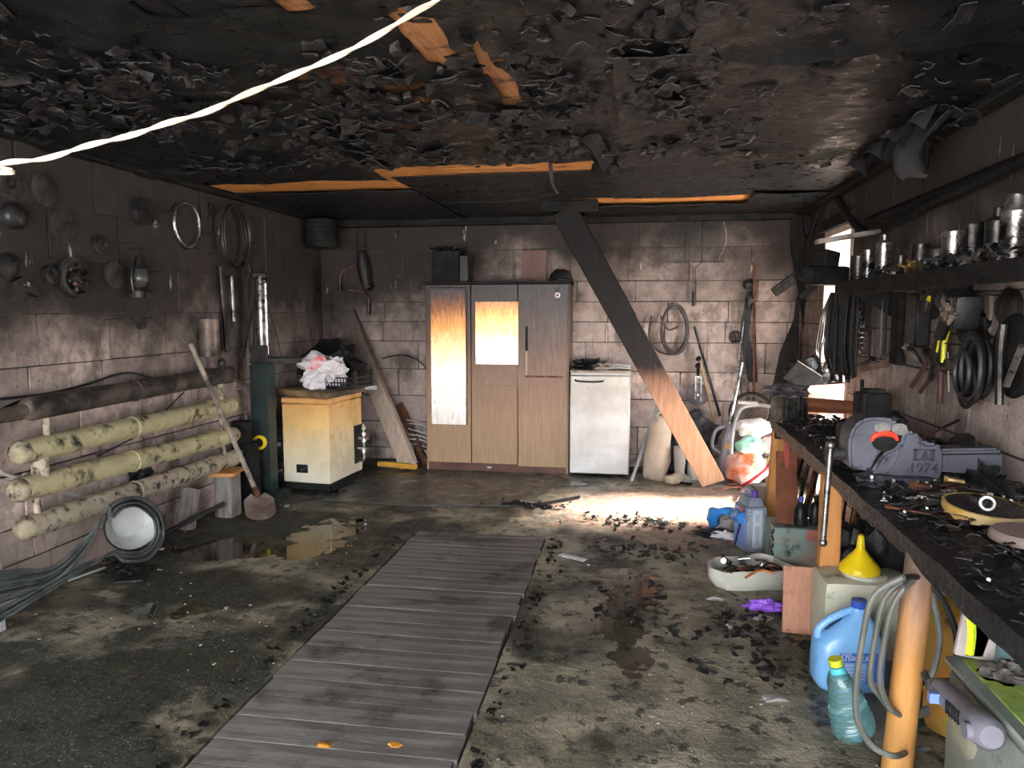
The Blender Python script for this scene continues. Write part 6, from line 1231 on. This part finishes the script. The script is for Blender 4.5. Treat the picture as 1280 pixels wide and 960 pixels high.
# ================= FLOOR LITTER =================
MATF = mat('dark_sheet', (.045, .05, .045), (.10, .10, .085), 2.5, .3, bump=.15, bscale=8, soot=.15)
b = B(); P_ = [az(402, 605), az(395, 625), az(520, 633), az(655, 633), az(690, 610), az(735, 607), az(700, 596), az(534, 588)]; b.prism([(q.x, q.y) for q in P_], .008, 'xy', .005); one('linoleum_sheet', 'dark wet linoleum sheet on the floor before the wardrobe', 'sheet', b, MATF)
b = B(); b.box((0, 0, .002), (.2, .05, .003), (0, 0, -30)); one('paper_strip', 'white paper strip lying right of the pit boards', 'paper', b, mat('white_paper', (.8, .8, .82), (.7, .7, .72), 5, .6), tuple(az(716, 697)))
LEAF = mat('orange_leaf', (.62, .28, .04), (.5, .2, .03), 8, .6)
for i, (px, py) in enumerate(((405, 932), (494, 932))):
    b = B(); b.ball((0, 0, .004), (.028, .02, .005), 2, .3, i, 3); one('orange_leaf', ('left of the two orange leaves on near pit boards', 'right of the two orange leaves on near pit boards')[i], 'leaf', b, LEAF, tuple(az(px, py, .0)))
rr = random.Random(99)
b = B()
for k in range(900):
    x_, y_ = rr.uniform(-3.3, 1.4), rr.uniform(2.2, 7.2)
    if PX0-.02 < x_ < PX1+.02 and y_ < 5.3: continue
    if noise.noise(Vector((x_*1.3, y_*1.3, 4))) < -.05: continue
    s_ = rr.uniform(.002, .009); b.box((x_, y_, s_*.3), (s_*rr.uniform(.6, 2.2), s_, s_*.6), (0, 0, rr.uniform(0, 90)))
one('floor_grit', 'pale grit and crumbs scattered over the whole floor', 'grit', b, mat('pale_grit', (.42, .38, .34), (.2, .18, .16), 30, .8), kind='stuff')
b = B()
for k in range(520):
    c_ = rr.choice([(800, 690, .5, .22), (800, 655, .45, .2), (655, 632, .3, .12), (940, 790, .25, .25), (780, 760, .25, .5), (620, 800, .08, .9), (960, 830, .35, .3)]); q = az(c_[0], c_[1]); x_, y_ = q.x+rr.gauss(0, c_[2]*.5), q.y+rr.gauss(0, c_[3]*.5)
    if x_ > 1.5 or (x_ < PX1+.03 and y_ < 5.3): continue
    flake(b, (x_, y_, .014), rr.uniform(.015, .06), rr)
one('burnt_litter', 'burnt flakes littering the floor right of the pit boards', 'litter', b, CH, kind='stuff', ang=60)
b = B()
for k in range(160):
    side = rr.random() < .5; y_ = rr.uniform(2.2, 5.2); flake(b, ((PX0-.05-abs(rr.gauss(0, .06))) if side else PX1+.04+abs(rr.gauss(0, .04)), y_, .01), rr.uniform(.01, .045), rr)
one('burnt_litter', 'black crumbs gathered along both edges of the pit boards', 'litter', b, CHM, kind='stuff', ang=60)
for i, (px, py, lb) in enumerate(((968, 876, 'crumpled white paper scrap on floor left of the teal bottle'), (895, 750, 'small torn white scrap below the tray'), (955, 775, 'small pale carton scrap beside purple plastic'), (912, 785, 'grey cap lying on the floor below the tray'), (262, 638, 'tiny white scrap on floor before the boiler'))):
    if i == 4: px, py = 358, 634
    b = B(); b.ball((0, 0, .008), (.045 if i < 3 else .02, .025, .012), 2, .6, i+3, 4); 
    for v in b.bm.verts: v.co.z = max(v.co.z, 0)
    one('paper_scrap', lb, 'scrap', b, mat('scrap_white', (.45, .43, .4), (.25, .23, .21), 12, .7), tuple(az(px, py)))
leanboard('charred_lath', 'thin charred lath lying at the end of linoleum sheet', az(668, 632, .01), az(725, 621, .02), .03, .012, CHM)
leanboard('charred_lath', 'short charred lath curled beside the longer one', az(640, 628, .01), az(690, 634, .014), .03, .012, CHM)
# ================= THE TWISTED WHITE CORD =================
WC = mat('white_flex', (.50, .45, .39), (.40, .30, .21), 9, .5)
pts = [at(px, py, y=1.25) for px, py in ((-40, 213), (0, 205), (80, 192), (150, 172), (235, 148), (300, 122), (375, 91), (430, 66), (480, 40), (520, 15), (560, -12))]
pts = [Vector((XL+.02, .9, 2.25)), Vector((-2.2, 1.15, 1.98))]+pts
e = pts[-1]; pts += [e+Vector((.1, .05, .12)), Vector((e.x+.22, 1.35, ZC-.01))]
sp_ = spline(pts, k=14); t = thing('overhead_cable', 'twisted white two-core cord strung across under the ceiling', 'cord', pts[0])
for s_ in (0, 1):
    P = []; L_ = 0
    for i, q in enumerate(sp_):
        if i: L_ += (q-sp_[i-1]).length
        a = L_*2*PI/.16+s_*PI; P.append(q+Vector((0, math.cos(a)*.0024, math.sin(a)*.0024))+Vector((0, 0, noise.noise(q*9)*.006))-pts[0])
    b = B(); b.tube(P, .0031, 8, smooth=False); part('core', b, WC, t)
b = B(); b.tube([at(735, 275, y=7.6), at(737, 262, y=7.2)], .003, 4); one('string', 'short wire dangling from the ceiling at top of the prop', 'wire', b, NAIL)
q = at(690, 195, y=5.1); b = B(); b.tube([(q.x, 5.0, ZC-.01), (q.x+.01, 5.03, ZC-.12), (q.x+.05, 5.05, ZC-.2)], .014, 5); one('hanging_splinter', 'thin charred splinter dangling before the bare ceiling boards', 'splinter', b, CH)
q = az(757, 205, 2.55); b = B(); b.tube([(q.x-.05, q.y-.7, ZC-.045), (q.x, q.y, ZC-.06)], .06, 4, smooth=False); b.ball((q.x, q.y, ZC-.08), (.09, .12, .05), 2, .3); one('charred_beam', 'charred stub of beam under the middle of the ceiling', 'beam', b, CHM)
